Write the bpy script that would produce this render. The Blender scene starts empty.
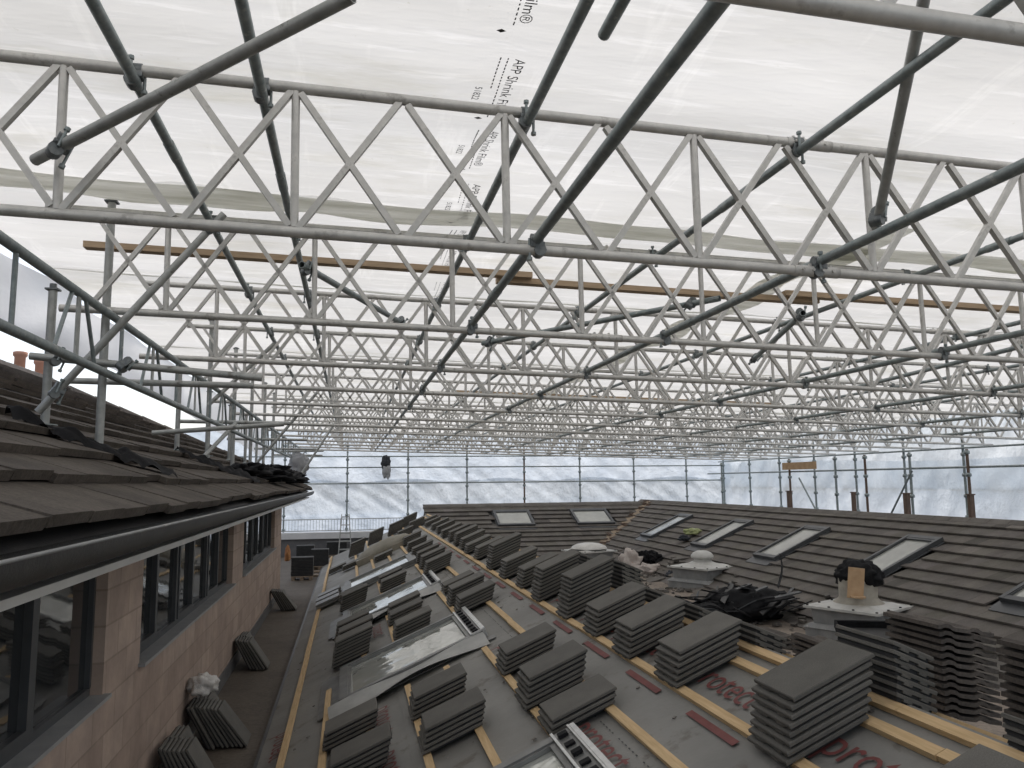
import bpy, math, random
from mathutils import Vector, Matrix
from mathutils import noise as mnoise
random.seed(7)
R = math.radians
col = bpy.context.scene.collection
V = Vector
# ------------------------------------------------------------------ materials
def newmat(name):
    m = bpy.data.materials.new(name); m.use_nodes = True
    nt = m.node_tree; nt.nodes.clear()
    return m, nt, nt.nodes.new('ShaderNodeOutputMaterial')
def N(nt, t, **kw):
    n = nt.nodes.new(t)
    for k, v in kw.items(): setattr(n, k, v)
    return n
def coords(nt, scale=(1, 1, 1)):
    tc = N(nt, 'ShaderNodeTexCoord'); mp = N(nt, 'ShaderNodeMapping')
    mp.inputs['Scale'].default_value = scale
    nt.links.new(tc.outputs['Object'], mp.inputs['Vector']); return mp.outputs['Vector']
def noise(nt, vec, scale, detail=4, rough=.6):
    n = N(nt, 'ShaderNodeTexNoise'); n.inputs['Scale'].default_value = scale
    n.inputs['Detail'].default_value = detail; n.inputs['Roughness'].default_value = rough
    nt.links.new(vec, n.inputs['Vector']); return n.outputs['Fac']
def ramp(nt, fac, stops):
    r = N(nt, 'ShaderNodeValToRGB'); e = r.color_ramp.elements
    while len(e) < len(stops): e.new(.5)
    for k, (p, c) in enumerate(stops):
        e[k].position = p; e[k].color = (*c, 1) if len(c) == 3 else c
    nt.links.new(fac, r.inputs['Fac']); return r.outputs['Color']
def mixc(nt, a, b, fac, mode='MIX'):
    m = N(nt, 'ShaderNodeMix', data_type='RGBA', blend_type=mode)
    for s, v in ((m.inputs[0], fac), (m.inputs[6], a), (m.inputs[7], b)):
        if isinstance(v, (int, float)): s.default_value = v
        elif isinstance(v, tuple): s.default_value = (*v, 1)
        else: nt.links.new(v, s)
    return m.outputs[2]
def bump(nt, h, strength, dist, b):
    n = N(nt, 'ShaderNodeBump'); n.inputs['Strength'].default_value = strength; n.inputs['Distance'].default_value = dist
    nt.links.new(h, n.inputs['Height']); nt.links.new(n.outputs['Normal'], b.inputs['Normal'])
def pmat(name, c1, c2, scale=8, rough=.6, metal=0, bs=.2, bd=.01, vscale=(1, 1, 1), tint=False, r2=None, spots=None, spec=.5, fine=None):
    m, nt, out = newmat(name)
    b = N(nt, 'ShaderNodeBsdfPrincipled')
    vec = coords(nt, vscale)
    f = noise(nt, vec, scale)
    c = ramp(nt, f, [(.3, c1), (.7, c2)])
    if fine:
        f2 = noise(nt, coords(nt), fine, 3, .7)
        c = mixc(nt, c, ramp(nt, f2, [(.3, (.7, .7, .7)), (.7, (1.2, 1.2, 1.2))]), 1.0, 'MULTIPLY')
    if spots:
        sc, colr, lo = spots
        f3 = noise(nt, coords(nt), sc, 5, .65)
        k = ramp(nt, f3, [(lo, (0, 0, 0)), (lo + .08, (1, 1, 1))])
        c = mixc(nt, c, colr, k)
    if tint:
        a = N(nt, 'ShaderNodeAttribute', attribute_name='tint')
        c = mixc(nt, c, a.outputs['Color'], 1.0, 'MULTIPLY')
    nt.links.new(c, b.inputs['Base Color'])
    b.inputs['Metallic'].default_value = metal
    b.inputs['Specular IOR Level'].default_value = spec
    if r2 is not None:
        rr = N(nt, 'ShaderNodeMapRange'); rr.inputs['To Min'].default_value = rough; rr.inputs['To Max'].default_value = r2
        nt.links.new(f, rr.inputs['Value']); nt.links.new(rr.outputs['Result'], b.inputs['Roughness'])
    else: b.inputs['Roughness'].default_value = rough
    fb = noise(nt, coords(nt), scale * 6, 5, .7)
    bump(nt, fb, bs, bd, b)
    nt.links.new(b.outputs['BSDF'], out.inputs['Surface'])
    return m
M = {}
M['alu'] = pmat('aluminium', (.52, .515, .495), (.70, .69, .66), 14, .42, .55, .15, .002, (1, 1, 1), r2=.6, spots=(7, (.42, .41, .39), .58))
M['galv'] = pmat('galvanised_steel', (.20, .24, .245), (.36, .395, .395), 18, .38, .55, .2, .002, r2=.6, spots=(13, (.46, .47, .45), .61))
M['galvlight'] = pmat('galvanised_light', (.33, .34, .33), (.48, .49, .475), 16, .45, .5, .2, .002, r2=.6, spots=(11, (.22, .215, .20), .61))
M['coupler'] = pmat('coupler_steel', (.12, .14, .15), (.24, .25, .25), 40, .45, .6, .4, .002)
M['tile'] = pmat('concrete_tile_new', (.104, .099, .088), (.142, .135, .120), 5, .72, 0, .25, .002, tint=True, spec=.35, fine=220, spots=(19, (.17, .162, .148), .69))
M['tiledark'] = pmat('dark_tile_and_recess_shade', (.028, .029, .030), (.045, .045, .045), 9, .8, 0, .3, .002, spec=.3)
M['oldtile'] = pmat('weathered_tile', (.115, .105, .095), (.165, .152, .138), 3, .85, 0, .5, .004, tint=True, spec=.25, fine=90, spots=(7, (.22, .20, .175), .68))
M['lefttile'] = pmat('mossy_tile', (.075, .065, .057), (.13, .113, .098), 3, .9, 0, .7, .008, tint=True, spec=.2, fine=60, spots=(11, (.15, .14, .125), .74))
M['wavytile'] = pmat('reclaimed_tile', (.065, .058, .053), (.115, .10, .088), 8, .9, 0, .6, .004, tint=True, spec=.2, fine=80)
M['membrane'] = pmat('roofing_membrane', (.185, .180, .166), (.25, .244, .226), 1.5, .6, 0, .45, .012, spec=.4, spots=(3.5, (.15, .135, .118), .58))
M['redink'] = pmat('red_print', (.145, .048, .045), (.20, .066, .060), 14, .6, 0, .1, .002, spec=.3, spots=(30, (.16, .12, .12), .66))
M['dots'] = pmat('print_dark', (.05, .05, .05), (.07, .07, .07), 14, .7)
M['timber'] = pmat('softwood', (.50, .34, .17), (.66, .48, .27), 5, .75, 0, .3, .003, (14, 1, 14), spots=(6, (.36, .23, .11), .68))
M['board'] = pmat('roof_board', (.36, .26, .165), (.50, .37, .245), 4, .75, 0, .3, .003, (1, 16, 16))
M['oldwood'] = pmat('weathered_wood', (.20, .155, .115), (.34, .265, .19), 5, .85, 0, .4, .003, (2, 10, 10))
M['walk'] = pmat('walkway_felt', (.075, .061, .047), (.125, .102, .079), 1.6, .75, 0, .5, .01, fine=30, spots=(3, (.12, .105, .09), .66))
M['deck'] = pmat('flat_roof_dust', (.17, .14, .115), (.30, .25, .205), 1.7, .9, 0, .8, .02, fine=22, spots=(4, (.10, .085, .07), .6))
M['ground'] = pmat('ground_tarmac', (.12, .12, .115), (.18, .175, .165), .8, .9)
M['white'] = pmat('white_plastic', (.44, .435, .41), (.57, .565, .54), 6, .45, 0, .1, .002, spots=(5, (.38, .37, .34), .66))
M['greyplastic'] = pmat('grey_plastic', (.20, .205, .205), (.30, .30, .295), 5, .5, 0, .2, .003, spots=(7, (.38, .37, .35), .64))
M['soffit'] = pmat('soffit_white', (.42, .41, .39), (.52, .51, .48), 4, .5)
M['gutter'] = pmat('gutter_dark', (.022, .022, .023), (.04, .039, .038), 8, .45)
M['frame'] = pmat('window_frame_grey', (.045, .048, .052), (.065, .068, .072), 8, .4, 0, .1, .001)
M['metalframe'] = pmat('flashing_grey', (.16, .16, .155), (.24, .24, .23), 7, .42, .4, .15, .003)
M['skirt'] = pmat('grey_underlay_skirt', (.30, .30, .29), (.42, .42, .40), 6, .5, 0, .2, .004)
M['bright'] = pmat('bare_metal', (.55, .55, .54), (.75, .75, .74), 20, .35, .8)
M['sill'] = pmat('sill_grey', (.24, .245, .25), (.33, .33, .33), 6, .5)
M['lead'] = pmat('lead_upstand', (.10, .10, .105), (.15, .15, .15), 6, .5)
M['black'] = pmat('black_rubber', (.008, .008, .009), (.020, .020, .022), 9, .72, 0, .3, .006, spec=.15)
M['chimney'] = pmat('terracotta', (.45, .22, .14), (.58, .30, .20), 6, .8)
M['bag'] = pmat('plastic_bag', (.50, .48, .45), (.68, .66, .63), 5, .4, 0, .6, .02)
M['pinkbag'] = pmat('rubble_bag', (.40, .34, .31), (.56, .51, .47), 7, .6, 0, .6, .02, spots=(9, (.42, .22, .18), .66))
M['greycloth'] = pmat('grey_cloth', (.30, .31, .33), (.42, .43, .45), 6, .9)
M['navy'] = pmat('dark_cloth', (.02, .025, .035), (.05, .055, .065), 6, .9)
M['hivis'] = pmat('hi_vis_cloth', (.30, .34, .14), (.42, .45, .24), 6, .8, spots=(9, (.6, .6, .55), .62))
M['orange'] = pmat('orange_cloth', (.38, .17, .07), (.48, .24, .10), 6, .8)
M['card'] = pmat('tan_board', (.42, .27, .15), (.55, .38, .23), 6, .8)
M['cream'] = pmat('cream_cover', (.22, .205, .165), (.32, .30, .25), 3, .7, 0, .3, .01)
M['pipe'] = pmat('aged_pipe', (.28, .26, .22), (.40, .37, .31), 6, .7)
M['renderwhite'] = pmat('white_render', (.6, .6, .6), (.7, .7, .7), 3, .7)
M['rust'] = pmat('rusty_steel', (.10, .07, .055), (.17, .11, .08), 9, .7)
M['ink'] = pmat('black_print', (.03, .03, .03), (.06, .06, .06), 9, .6)
def brickmat():
    m, nt, out = newmat('pink_blockwork'); b = N(nt, 'ShaderNodeBsdfPrincipled')
    tc = N(nt, 'ShaderNodeTexCoord'); sp = N(nt, 'ShaderNodeSeparateXYZ'); cb = N(nt, 'ShaderNodeCombineXYZ')
    nt.links.new(tc.outputs['Object'], sp.inputs[0]); nt.links.new(sp.outputs[1], cb.inputs[0]); nt.links.new(sp.outputs[2], cb.inputs[1])
    br = N(nt, 'ShaderNodeTexBrick'); nt.links.new(cb.outputs[0], br.inputs['Vector'])
    br.inputs['Scale'].default_value = 1; br.inputs['Brick Width'].default_value = .44; br.inputs['Row Height'].default_value = .215
    br.inputs['Mortar Size'].default_value = .008; br.inputs['Mortar Smooth'].default_value = .4; br.inputs['Bias'].default_value = -.1
    br.inputs['Color1'].default_value = (.39, .30, .25, 1); br.inputs['Color2'].default_value = (.49, .385, .325, 1); br.inputs['Mortar'].default_value = (.33, .26, .215, 1)
    f = noise(nt, coords(nt), 3, 5, .7)
    c = mixc(nt, br.outputs['Color'], ramp(nt, f, [(.3, (.72, .72, .72)), (.7, (1.1, 1.08, 1.05))]), 1.0, 'MULTIPLY')
    nt.links.new(c, b.inputs['Base Color']); b.inputs['Roughness'].default_value = .9
    bump(nt, br.outputs['Fac'], -.5, .006, b)
    nt.links.new(b.outputs[0], out.inputs[0]); return m
M['block'] = brickmat()
def film(name, colr, colr2, trans=.75, vs=(1, 4, 1), sc=1.2, bs=.35, clear=0.0):
    m, nt, out = newmat(name)
    vec = coords(nt, vs); f = noise(nt, vec, sc, 5, .55)
    c = ramp(nt, f, [(.25, colr), (.75, colr2)])
    t = N(nt, 'ShaderNodeBsdfTranslucent'); d = N(nt, 'ShaderNodeBsdfDiffuse'); g = N(nt, 'ShaderNodeBsdfGlossy')
    g.inputs['Roughness'].default_value = .28; g.inputs['Color'].default_value = (.8, .8, .8, 1)
    nt.links.new(c, t.inputs['Color']); nt.links.new(c, d.inputs['Color'])
    bp = N(nt, 'ShaderNodeBump'); bp.inputs['Strength'].default_value = bs; bp.inputs['Distance'].default_value = .12
    f2 = noise(nt, coords(nt, tuple(v * 1.6 for v in vs)), sc * 1.7, 4, .6)
    nt.links.new(f2, bp.inputs['Height'])
    for s in (t, d, g): nt.links.new(bp.outputs['Normal'], s.inputs['Normal'])
    a = N(nt, 'ShaderNodeMixShader'); a.inputs[0].default_value = trans
    nt.links.new(d.outputs[0], a.inputs[1]); nt.links.new(t.outputs[0], a.inputs[2])
    b = N(nt, 'ShaderNodeMixShader'); b.inputs[0].default_value = .07
    nt.links.new(a.outputs[0], b.inputs[1]); nt.links.new(g.outputs[0], b.inputs[2])
    last = b
    if clear:
        tr = N(nt, 'ShaderNodeBsdfTransparent'); e = N(nt, 'ShaderNodeMixShader'); e.inputs[0].default_value = clear
        nt.links.new(b.outputs[0], e.inputs[1]); nt.links.new(tr.outputs[0], e.inputs[2]); last = e
    nt.links.new(last.outputs[0], out.inputs[0]); return m
M['film'] = film('shrink_film', (.545, .527, .487), (.735, .713, .672), .8, (.35, 1.1, 1), 1.0, .30)
def film_extra(m):
    nt = m.node_tree; t = [n for n in nt.nodes if n.type == 'BSDF_TRANSLUCENT'][0]; src = t.inputs['Color'].links[0].from_socket
    # crease highlights put into the colour: thin pale streaks, mostly across the span
    f = noise(nt, coords(nt, (.9, 7.5, 1)), 1.3, 6, .62); st = ramp(nt, f, [(.56, (1, 1, 1)), (.63, (1.12, 1.12, 1.13)), (.70, (1, 1, 1))])
    c = mixc(nt, src, st, 1.0, 'MULTIPLY')
    f = noise(nt, coords(nt, (5, .7, 1)), 1.1, 5, .6); st = ramp(nt, f, [(.58, (1, 1, 1)), (.64, (1.07, 1.07, 1.07)), (.69, (.97, .97, .96))])  # lengthwise streak highlights with a slightly darker flank, also put into the colour
    c = mixc(nt, c, st, 1.0, 'MULTIPLY')
    # olive dirt where rain water has dried
    f = noise(nt, coords(nt, (.5, 1.8, 1)), .8, 6, .7); st = ramp(nt, f, [(.54, (1, 1, 1)), (.68, (.86, .85, .80))])
    c = mixc(nt, c, st, 1.0, 'MULTIPLY')
    f = noise(nt, coords(nt), 26, 3, .6); st = ramp(nt, f, [(.70, (1, 1, 1)), (.78, (.86, .85, .8))])
    c = mixc(nt, c, st, 1.0, 'MULTIPLY')
    for n in nt.nodes:
        if n.type in ('BSDF_TRANSLUCENT', 'BSDF_DIFFUSE'): nt.links.new(c, n.inputs['Color'])
film_extra(M['film'])
M['filmseam'] = film('film_seam', (.46, .46, .38), (.95, .95, .90), .55, (.5, 4, 1), 2.2)
M['filmglint'] = film('film_edge_glint', (.93, .93, .92), (.95, .95, .94), .85)
M['backfilm'] = film('wall_film', (.50, .57, .66), (.82, .87, .93), .86, (.8, .8, .9), 1.6, .6, .10)
M['lowfilm'] = film('lower_wall_film', (.50, .55, .60), (.76, .80, .84), .85, (.9, .9, .6), 1.6, .9, .12)
M['sidefilm'] = film('right_wall_film', (.78, .83, .87), (.95, .97, .98), .93, (.8, .8, .6), 1.3, .7, .12)
M['greyfilm'] = film('side_film', (.84, .80, .75), (.95, .92, .88), .85, (1, .3, 1), 1.5, .12, .04)
def glass(name, base, rough, spec, wav=.0, metal=0.):
    m, nt, out = newmat(name); b = N(nt, 'ShaderNodeBsdfPrincipled')
    f = noise(nt, coords(nt), 2.5, 4, .6)
    nt.links.new(ramp(nt, f, [(.35, base), (.7, tuple(min(1, v * 1.25) for v in base))]), b.inputs['Base Color'])
    b.inputs['Roughness'].default_value = rough; b.inputs['Specular IOR Level'].default_value = spec; b.inputs['Metallic'].default_value = metal
    if wav:
        bump(nt, noise(nt, coords(nt, (1, 1, 1)), 3.2, 2, .5), wav, .03, b)
    nt.links.new(b.outputs[0], out.inputs[0]); return m
M['darkglass'] = glass('window_glass', (.018, .02, .022), .03, 1.0, .03)
M['skyglass'] = glass('roof_window_glass', (.50, .51, .47), .05, 1.0, .32, .45)
M['oldskyglass'] = glass('dusty_roof_window_glass', (.34, .345, .32), .22, .6, .15, .45)

# ------------------------------------------------------------------ mesh builder
class MB:
    def __init__(s): s.v = []; s.f = []; s.mi = []; s.t = []; s.cur = 0; s.tint = 1.0; s.sm = []
    def add(s, vs, fs, smooth=False):
        o = len(s.v); s.v += [tuple(v) for v in vs]
        for f in fs: s.f.append([i + o for i in f]); s.mi.append(s.cur); s.t.append(s.tint); s.sm.append(smooth)
    def box(s, a, b, m=None):
        x0, y0, z0 = a; x1, y1, z1 = b
        vs = [V((x, y, z)) for x in (x0, x1) for y in (y0, y1) for z in (z0, z1)]
        if m is not None: vs = [m @ v for v in vs]
        s.add(vs, [(0, 1, 3, 2), (4, 6, 7, 5), (0, 4, 5, 1), (2, 3, 7, 6), (0, 2, 6, 4), (1, 5, 7, 3)])
    def bar(s, p, q, w, h, up=V((0, 0, 1))):
        p, q = V(p), V(q); d = (q - p).normalized(); sd = d.cross(up).normalized(); u = sd.cross(d)
        vs = [c + sd * (a * w / 2) + u * (b * h / 2) for c in (p, q) for a in (-1, 1) for b in (-1, 1)]
        s.add(vs, [(0, 1, 3, 2), (4, 6, 7, 5), (0, 4, 5, 1), (2, 3, 7, 6), (0, 2, 6, 4), (1, 5, 7, 3)])
    def tube(s, p, q, r, n=10, r2=None, hollow=False):
        p, q = V(p), V(q); d = (q - p).normalized(); a = V((0, 0, 1)) if abs(d.z) < .9 else V((1, 0, 0))
        sd = d.cross(a).normalized(); u = sd.cross(d); r2 = r if r2 is None else r2
        vs = []
        for c, rr in ((p, r), (q, r2)):
            for k in range(n):
                t = 2 * math.pi * k / n; vs.append(c + (sd * math.cos(t) + u * math.sin(t)) * rr)
        o = len(s.v)
        s.add(vs, [(k, (k + 1) % n, n + (k + 1) % n, n + k) for k in range(n)], True)
        if not hollow:
            s.add(vs[:n], [tuple(range(n))[::-1]]); s.add(vs[n:], [tuple(range(n))])
        else:
            for c, rr, sg in ((p, r, 1), (q, r2, -1)):
                ri = rr * .82
                o1 = [c + (sd * math.cos(2 * math.pi * k / n) + u * math.sin(2 * math.pi * k / n)) * rr for k in range(n)]
                i1 = [c + (sd * math.cos(2 * math.pi * k / n) + u * math.sin(2 * math.pi * k / n)) * ri for k in range(n)]
                i2 = [v + d * sg * .12 for v in i1]
                s.add(o1 + i1 + i2, [(k, (k + 1) % n, n + (k + 1) % n, n + k) for k in range(n)] + [(n + k, n + (k + 1) % n, 2 * n + (k + 1) % n, 2 * n + k) for k in range(n)] + [tuple(range(2 * n, 3 * n))])
    def lathe(s, c, prof, n=20, m=None):
        vs = [];
        for r, z in prof:
            for k in range(n):
                t = 2 * math.pi * k / n; v = V((c[0] + r * math.cos(t), c[1] + r * math.sin(t), c[2] + z)); vs.append(m @ v if m is not None else v)
        fs = [(j * n + k, j * n + (k + 1) % n, (j + 1) * n + (k + 1) % n, (j + 1) * n + k) for j in range(len(prof) - 1) for k in range(n)]
        s.add(vs, fs, True); s.add(vs[-n:], [tuple(range(n))]); s.add(vs[:n], [tuple(range(n))[::-1]])
    def sheet(s, nu, nv, fn, smooth=True):
        vs = [fn(i / nu, j / nv) for j in range(nv + 1) for i in range(nu + 1)]
        s.add(vs, [(j * (nu + 1) + i, j * (nu + 1) + i + 1, (j + 1) * (nu + 1) + i + 1, (j + 1) * (nu + 1) + i) for j in range(nv) for i in range(nu)], smooth)
    def blob(s, c, size, seed, amp=.35, freq=2.2, nu=26, nv=16, rot=0., flat=True, ridge=False):
        rs = random.Random(seed); off = V((rs.random() * 50, rs.random() * 50, rs.random() * 50)); mr = Matrix.Rotation(rot, 3, 'Z')
        def fn(u, v):
            th = 2 * math.pi * u; ph = math.pi * (v * .998 + .001)
            d = V((math.sin(ph) * math.cos(th), math.sin(ph) * math.sin(th), math.cos(ph)))
            nn = mnoise.noise(d * freq + off) + .5 * mnoise.noise(d * freq * 2.6 + off)
            if ridge: nn = .6 - abs(nn) * 2.2
            r = 1 + amp * nn
            p = V((d.x * size[0] * r, d.y * size[1] * r, d.z * size[2] * r))
            if flat: p.z = max(p.z, -size[2] * .55)
            return V(c) + mr @ p
        s.sheet(nu, nv, fn, not ridge)
    def mesh(s, name, mats):
        me = bpy.data.meshes.new(name); me.from_pydata(s.v, [], s.f)
        for m in mats: me.materials.append(m)
        me.polygons.foreach_set('material_index', s.mi); me.polygons.foreach_set('use_smooth', s.sm)
        ca = me.color_attributes.new('tint', 'FLOAT_COLOR', 'CORNER'); arr = []
        for f, t in zip(s.f, s.t):
            tt = t if isinstance(t, tuple) else (t, t, t)
            arr += [*tt, 1.0] * len(f)
        ca.data.foreach_set('color', arr); me.update(); return me
    def build(s, name, mats, parent=None, loc=None, recalc=True):
        if not isinstance(mats, (list, tuple)): mats = [mats]
        me = s.mesh(name, mats)
        o = bpy.data.objects.new(name, me); col.objects.link(o)
        if parent is not None: o.parent = parent
        if loc is not None: o.location = loc
        return o
def tag(o, label=None, cat=None, group=None, kind=None):
    if label: o['label'] = label
    if cat: o['category'] = cat
    if group: o['group'] = group
    if kind: o['kind'] = kind
    return o
def empty(name, loc, label, cat, group=None):
    o = bpy.data.objects.new(name, None); col.objects.link(o); o.location = loc; o.empty_display_size = .1
    return tag(o, label, cat, group)
def child(name, mb, mats, parent, label=None):
    """mesh given in world coordinates, parented to an unrotated empty"""
    l = parent.location
    mb.v = [(x - l.x, y - l.y, z - l.z) for x, y, z in mb.v]
    o = mb.build(name, mats, parent)
    if label: o['label'] = label
    return o
ORD = ['first', 'second', 'third', 'fourth', 'fifth', 'sixth', 'seventh', 'eighth', 'ninth', 'tenth', 'eleventh', 'twelfth', 'thirteenth', 'fourteenth', 'fifteenth', 'sixteenth', 'seventeenth', 'eighteenth', 'nineteenth', 'twentieth']
NUM = ['zero', 'one', 'two', 'three', 'four', 'five', 'six', 'seven', 'eight', 'nine', 'ten', 'eleven', 'twelve', 'thirteen', 'fourteen', 'fifteen', 'sixteen', 'seventeen', 'eighteen']

# ------------------------------------------------------------------ camera (world: Y along the roofs, Z up, eye at the origin)
F = 790.
yc = V((350 - 512., -(483 - 384.), -F)).normalized()
zx, zy = -.0096, 1.
zc = V((zx, zy, (-162 * zx - 99 * zy) / F)).normalized()
xc = yc.cross(zc)
Mc = Matrix((xc, yc, zc))          # camera space -> world
cam = bpy.data.cameras.new('camera'); co = bpy.data.objects.new('camera', cam); col.objects.link(co)
co.matrix_world = Mc.to_4x4(); cam.sensor_fit = 'HORIZONTAL'; cam.sensor_width = 36; cam.lens = 36 * F / 1024; cam.clip_start = .05; cam.clip_end = 600
bpy.context.scene.camera = co

# ------------------------------------------------------------------ the roofs' measures
C0, T = 1.97, .42
RX, YF = 2.36, 24.5
RZ = -C0 + T * RX
def zs(x): return -C0 + T * x if x <= RX else RZ - T * (x - RX)
FLOOR = -2.35
A_R, S_R = 5.6, .45
def zr(x): return -A_R + S_R * x
MY, MZ = 27.2, -.87
def zm(y): return MZ - .42 * (MY - y)
LX, LZ, LT, LR = -.88, -.15, .46, 4.9
def zl(x): return LZ + LT * (-x + LX)

# ------------------------------------------------------------------ ground and decks (setting)
g = MB(); g.add([(-300, -300, -6), (300, -300, -6), (300, 300, -6), (-300, 300, -6)], [(0, 1, 2, 3)])
tag(g.build('ground', M['ground']), kind='structure')
g = MB(); g.box((-1.43, -1.5, -2.6), (-.73, 28.8, FLOOR))
g.box((-3.4, 17.9, -2.6), (-1.432, 27.0, FLOOR)); tag(g.build('walkway', M['walk']), kind='structure')
g = MB()
g.sheet(30, 110, lambda u, v: V((5.45 + 4.2 * u, -1 + 29 * v, FLOOR + .02 * mnoise.noise(V((u * 9, v * 60, 1))))))
tag(g.build('flat_roof', M['deck']), kind='structure')

# ------------------------------------------------------------------ main roof being retiled
mr = empty('stripped_roof', (0, 0, FLOOR), 'grey membrane covered gable roof with battens, stripped ready for the stacked new tiles', 'roof')
b = MB()
xs = [-.72, RX, 5.6]; prof = [(-.72, -2.7), (-.72, zs(-.72)), (RX, zs(RX)), (5.6, zs(5.6)), (5.6, -2.7)]
vs = [V((x, y, z)) for y in (-1.6, YF) for x, z in prof]
b.add(vs, [(1, 2, 7, 6), (2, 3, 8, 7), (0, 1, 6, 5), (4, 9, 8, 3), (0, 4, 3, 2, 1), (5, 6, 7, 8, 9)])
child('deck', b, M['membrane'], mr)
# overlapping membrane runs, each a sheet with a slightly ruffled lower edge
def mem(x0, x1, lift, seed, y1=YF - .02):
    q = MB()
    def fn(u, v):
        y = -1.5 + (y1 + 1.5) * v
        x = x0 + (x1 - x0) * u
        if u == 0: x += .018 * mnoise.noise(V((seed, y * 1.3, 0)))
        ed = .004 * (1 - u) * max(0, mnoise.noise(V((seed * 3, y * 2.1, 2)))) * (1 if u < .12 else .3)
        return V((x, y, zs(x) + lift + ed + .0035 * (1 + mnoise.noise(V((x * 5, y * 3.2, seed)))) * math.sin(math.pi * u)))
    q.sheet(26, 420, fn)
    child('membrane_sheet', q, M['membrane'], mr)
mem(-.70, .50, .003, 1); mem(.42, 1.60, .010, 2); mem(1.62 - .12, RX - .002, .017, 3)
BX = [-.48, -.15, .185, .52, .85, 1.18, 1.51, 1.845, 2.18, 2.305]
WIN = [(3.15, 4.42), (7.35, 8.65), (11.0, 12.3), (14.6, 15.9)]
WX0, WX1 = -.04, 1.24
th = math.atan(T)
def slopem(x, y, h=0.0, right=False):
    """frame on the slope: local x up the slope, local y along the ridge, local z out of it"""
    a = -th if not right else th
    return Matrix.Translation((x, y, zs(x) + h)) @ Matrix.Rotation(a, 4, 'Y')
for i, x in enumerate(BX):
    segs = [(-1.5, YF - .3 if i != 1 else 8.2)]
    if WX0 - .1 < x < WX1 + .05:
        segs = []; y0 = -1.5
        for w0, w1 in WIN: segs.append((y0, w0 - .32)); y0 = w1 + .12
        segs.append((y0, YF - .3))
    for y0, y1 in segs:
        y = y0
        while y < y1 - .05:
            ye = min(y1, y + random.choice((3.6, 4.2, 4.8)))
            q = MB(); jx = random.uniform(-.006, .006)
            q.box((-.026 + jx, y + .002, .020), (.026 + jx, ye - .002, .047), slopem(x, 0))
            child('batten', q, M['timber'], mr); y = ye
for y0, y1 in ((-1.5, 9.8), (9.82, 24.2)):
    q = MB(); q.box((-.025, y0, .004), (.025, y1, .03), slopem(2.52, 0, 0, True)); child('batten', q, M['timber'], mr)
    q = MB(); q.box((-.025, y0, .004), (.025, y1, .03), slopem(2.85, 0, 0, True)); child('batten', q, M['timber'], mr)
# print on the membrane
def text_mesh(body, size):
    cu = bpy.data.curves.new('t', 'FONT'); cu.body = body; cu.size = size; cu.align_x = 'LEFT'
    cu.resolution_u = 3
    o = bpy.data.objects.new('t', cu); col.objects.link(o)
    dg = bpy.context.evaluated_depsgraph_get(); me = bpy.data.meshes.new_from_object(o.evaluated_get(dg))
    vs = [v.co.copy() for v in me.vertices]; fs = [tuple(p.vertices) for p in me.polygons]
    bpy.data.objects.remove(o); bpy.data.curves.remove(cu); bpy.data.meshes.remove(me)
    return vs, fs
pv, pf = text_mesh('protect', .23)
def red_word(x, y, sx=1.0):
    q = MB(); q.add([V((x + v.y * sx, y - v.x, zs(x + v.y * sx) + .034)) for v in pv], pf); return q
for x, y in ((1.93, 4.45), (1.93, 3.15), (1.93, 5.7), (1.25, 4.55), (1.25, 3.05), (1.25, 6.9), (.22, 6.8), (.22, 5.7), (.22, 4.6), (-.60, 5.2), (-.60, 7.5), (-.62, 3.5), (.30, 10.4), (1.93, 6.5), (1.93, 7.5), (1.93, 9.3)):
    child('red_lettering', red_word(x, y), M['redink'], mr)
q = MB()
for k in range(14):
    y = 3.52 + k * .93
    q.box((-.019, y, .0275), (.022, y + .52, .0285), slopem(1.762, 0))
child('red_stripe', q, M['redink'], mr)
q = MB()
for k in range(200):
    y = 2.4 + k * .052
    if random.random() < .8: q.box((-.003, y, .0142), (.004, y + .018, .0155), slopem(1.42, 0, .004))
child('dotted_marking', q, M['dots'], mr)
rs = random.Random(91)
q = MB()
for k in range(260):
    x = rs.uniform(-.6, 2.3); y = rs.uniform(1.5, 16); h = rs.uniform(.004, .014); m_ = slopem(x, y, .024) @ Matrix.Rotation(rs.uniform(0, 3), 4, 'Z')
    q.tint = rs.uniform(.6, 2.2); q.box((-h, -h * .6, 0), (h, h * rs.uniform(.4, 1.4), h * .5), m_)
o = child('mortar_chips', q, M['oldtile'], mr); o['kind'] = 'stuff'
# valley strip at the foot
q = MB(); q.box((-.73, -1.5, FLOOR - .02), (-.70, YF, zs(-.72) + .012)); child('edge_trim', q, M['gutter'], mr)

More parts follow.
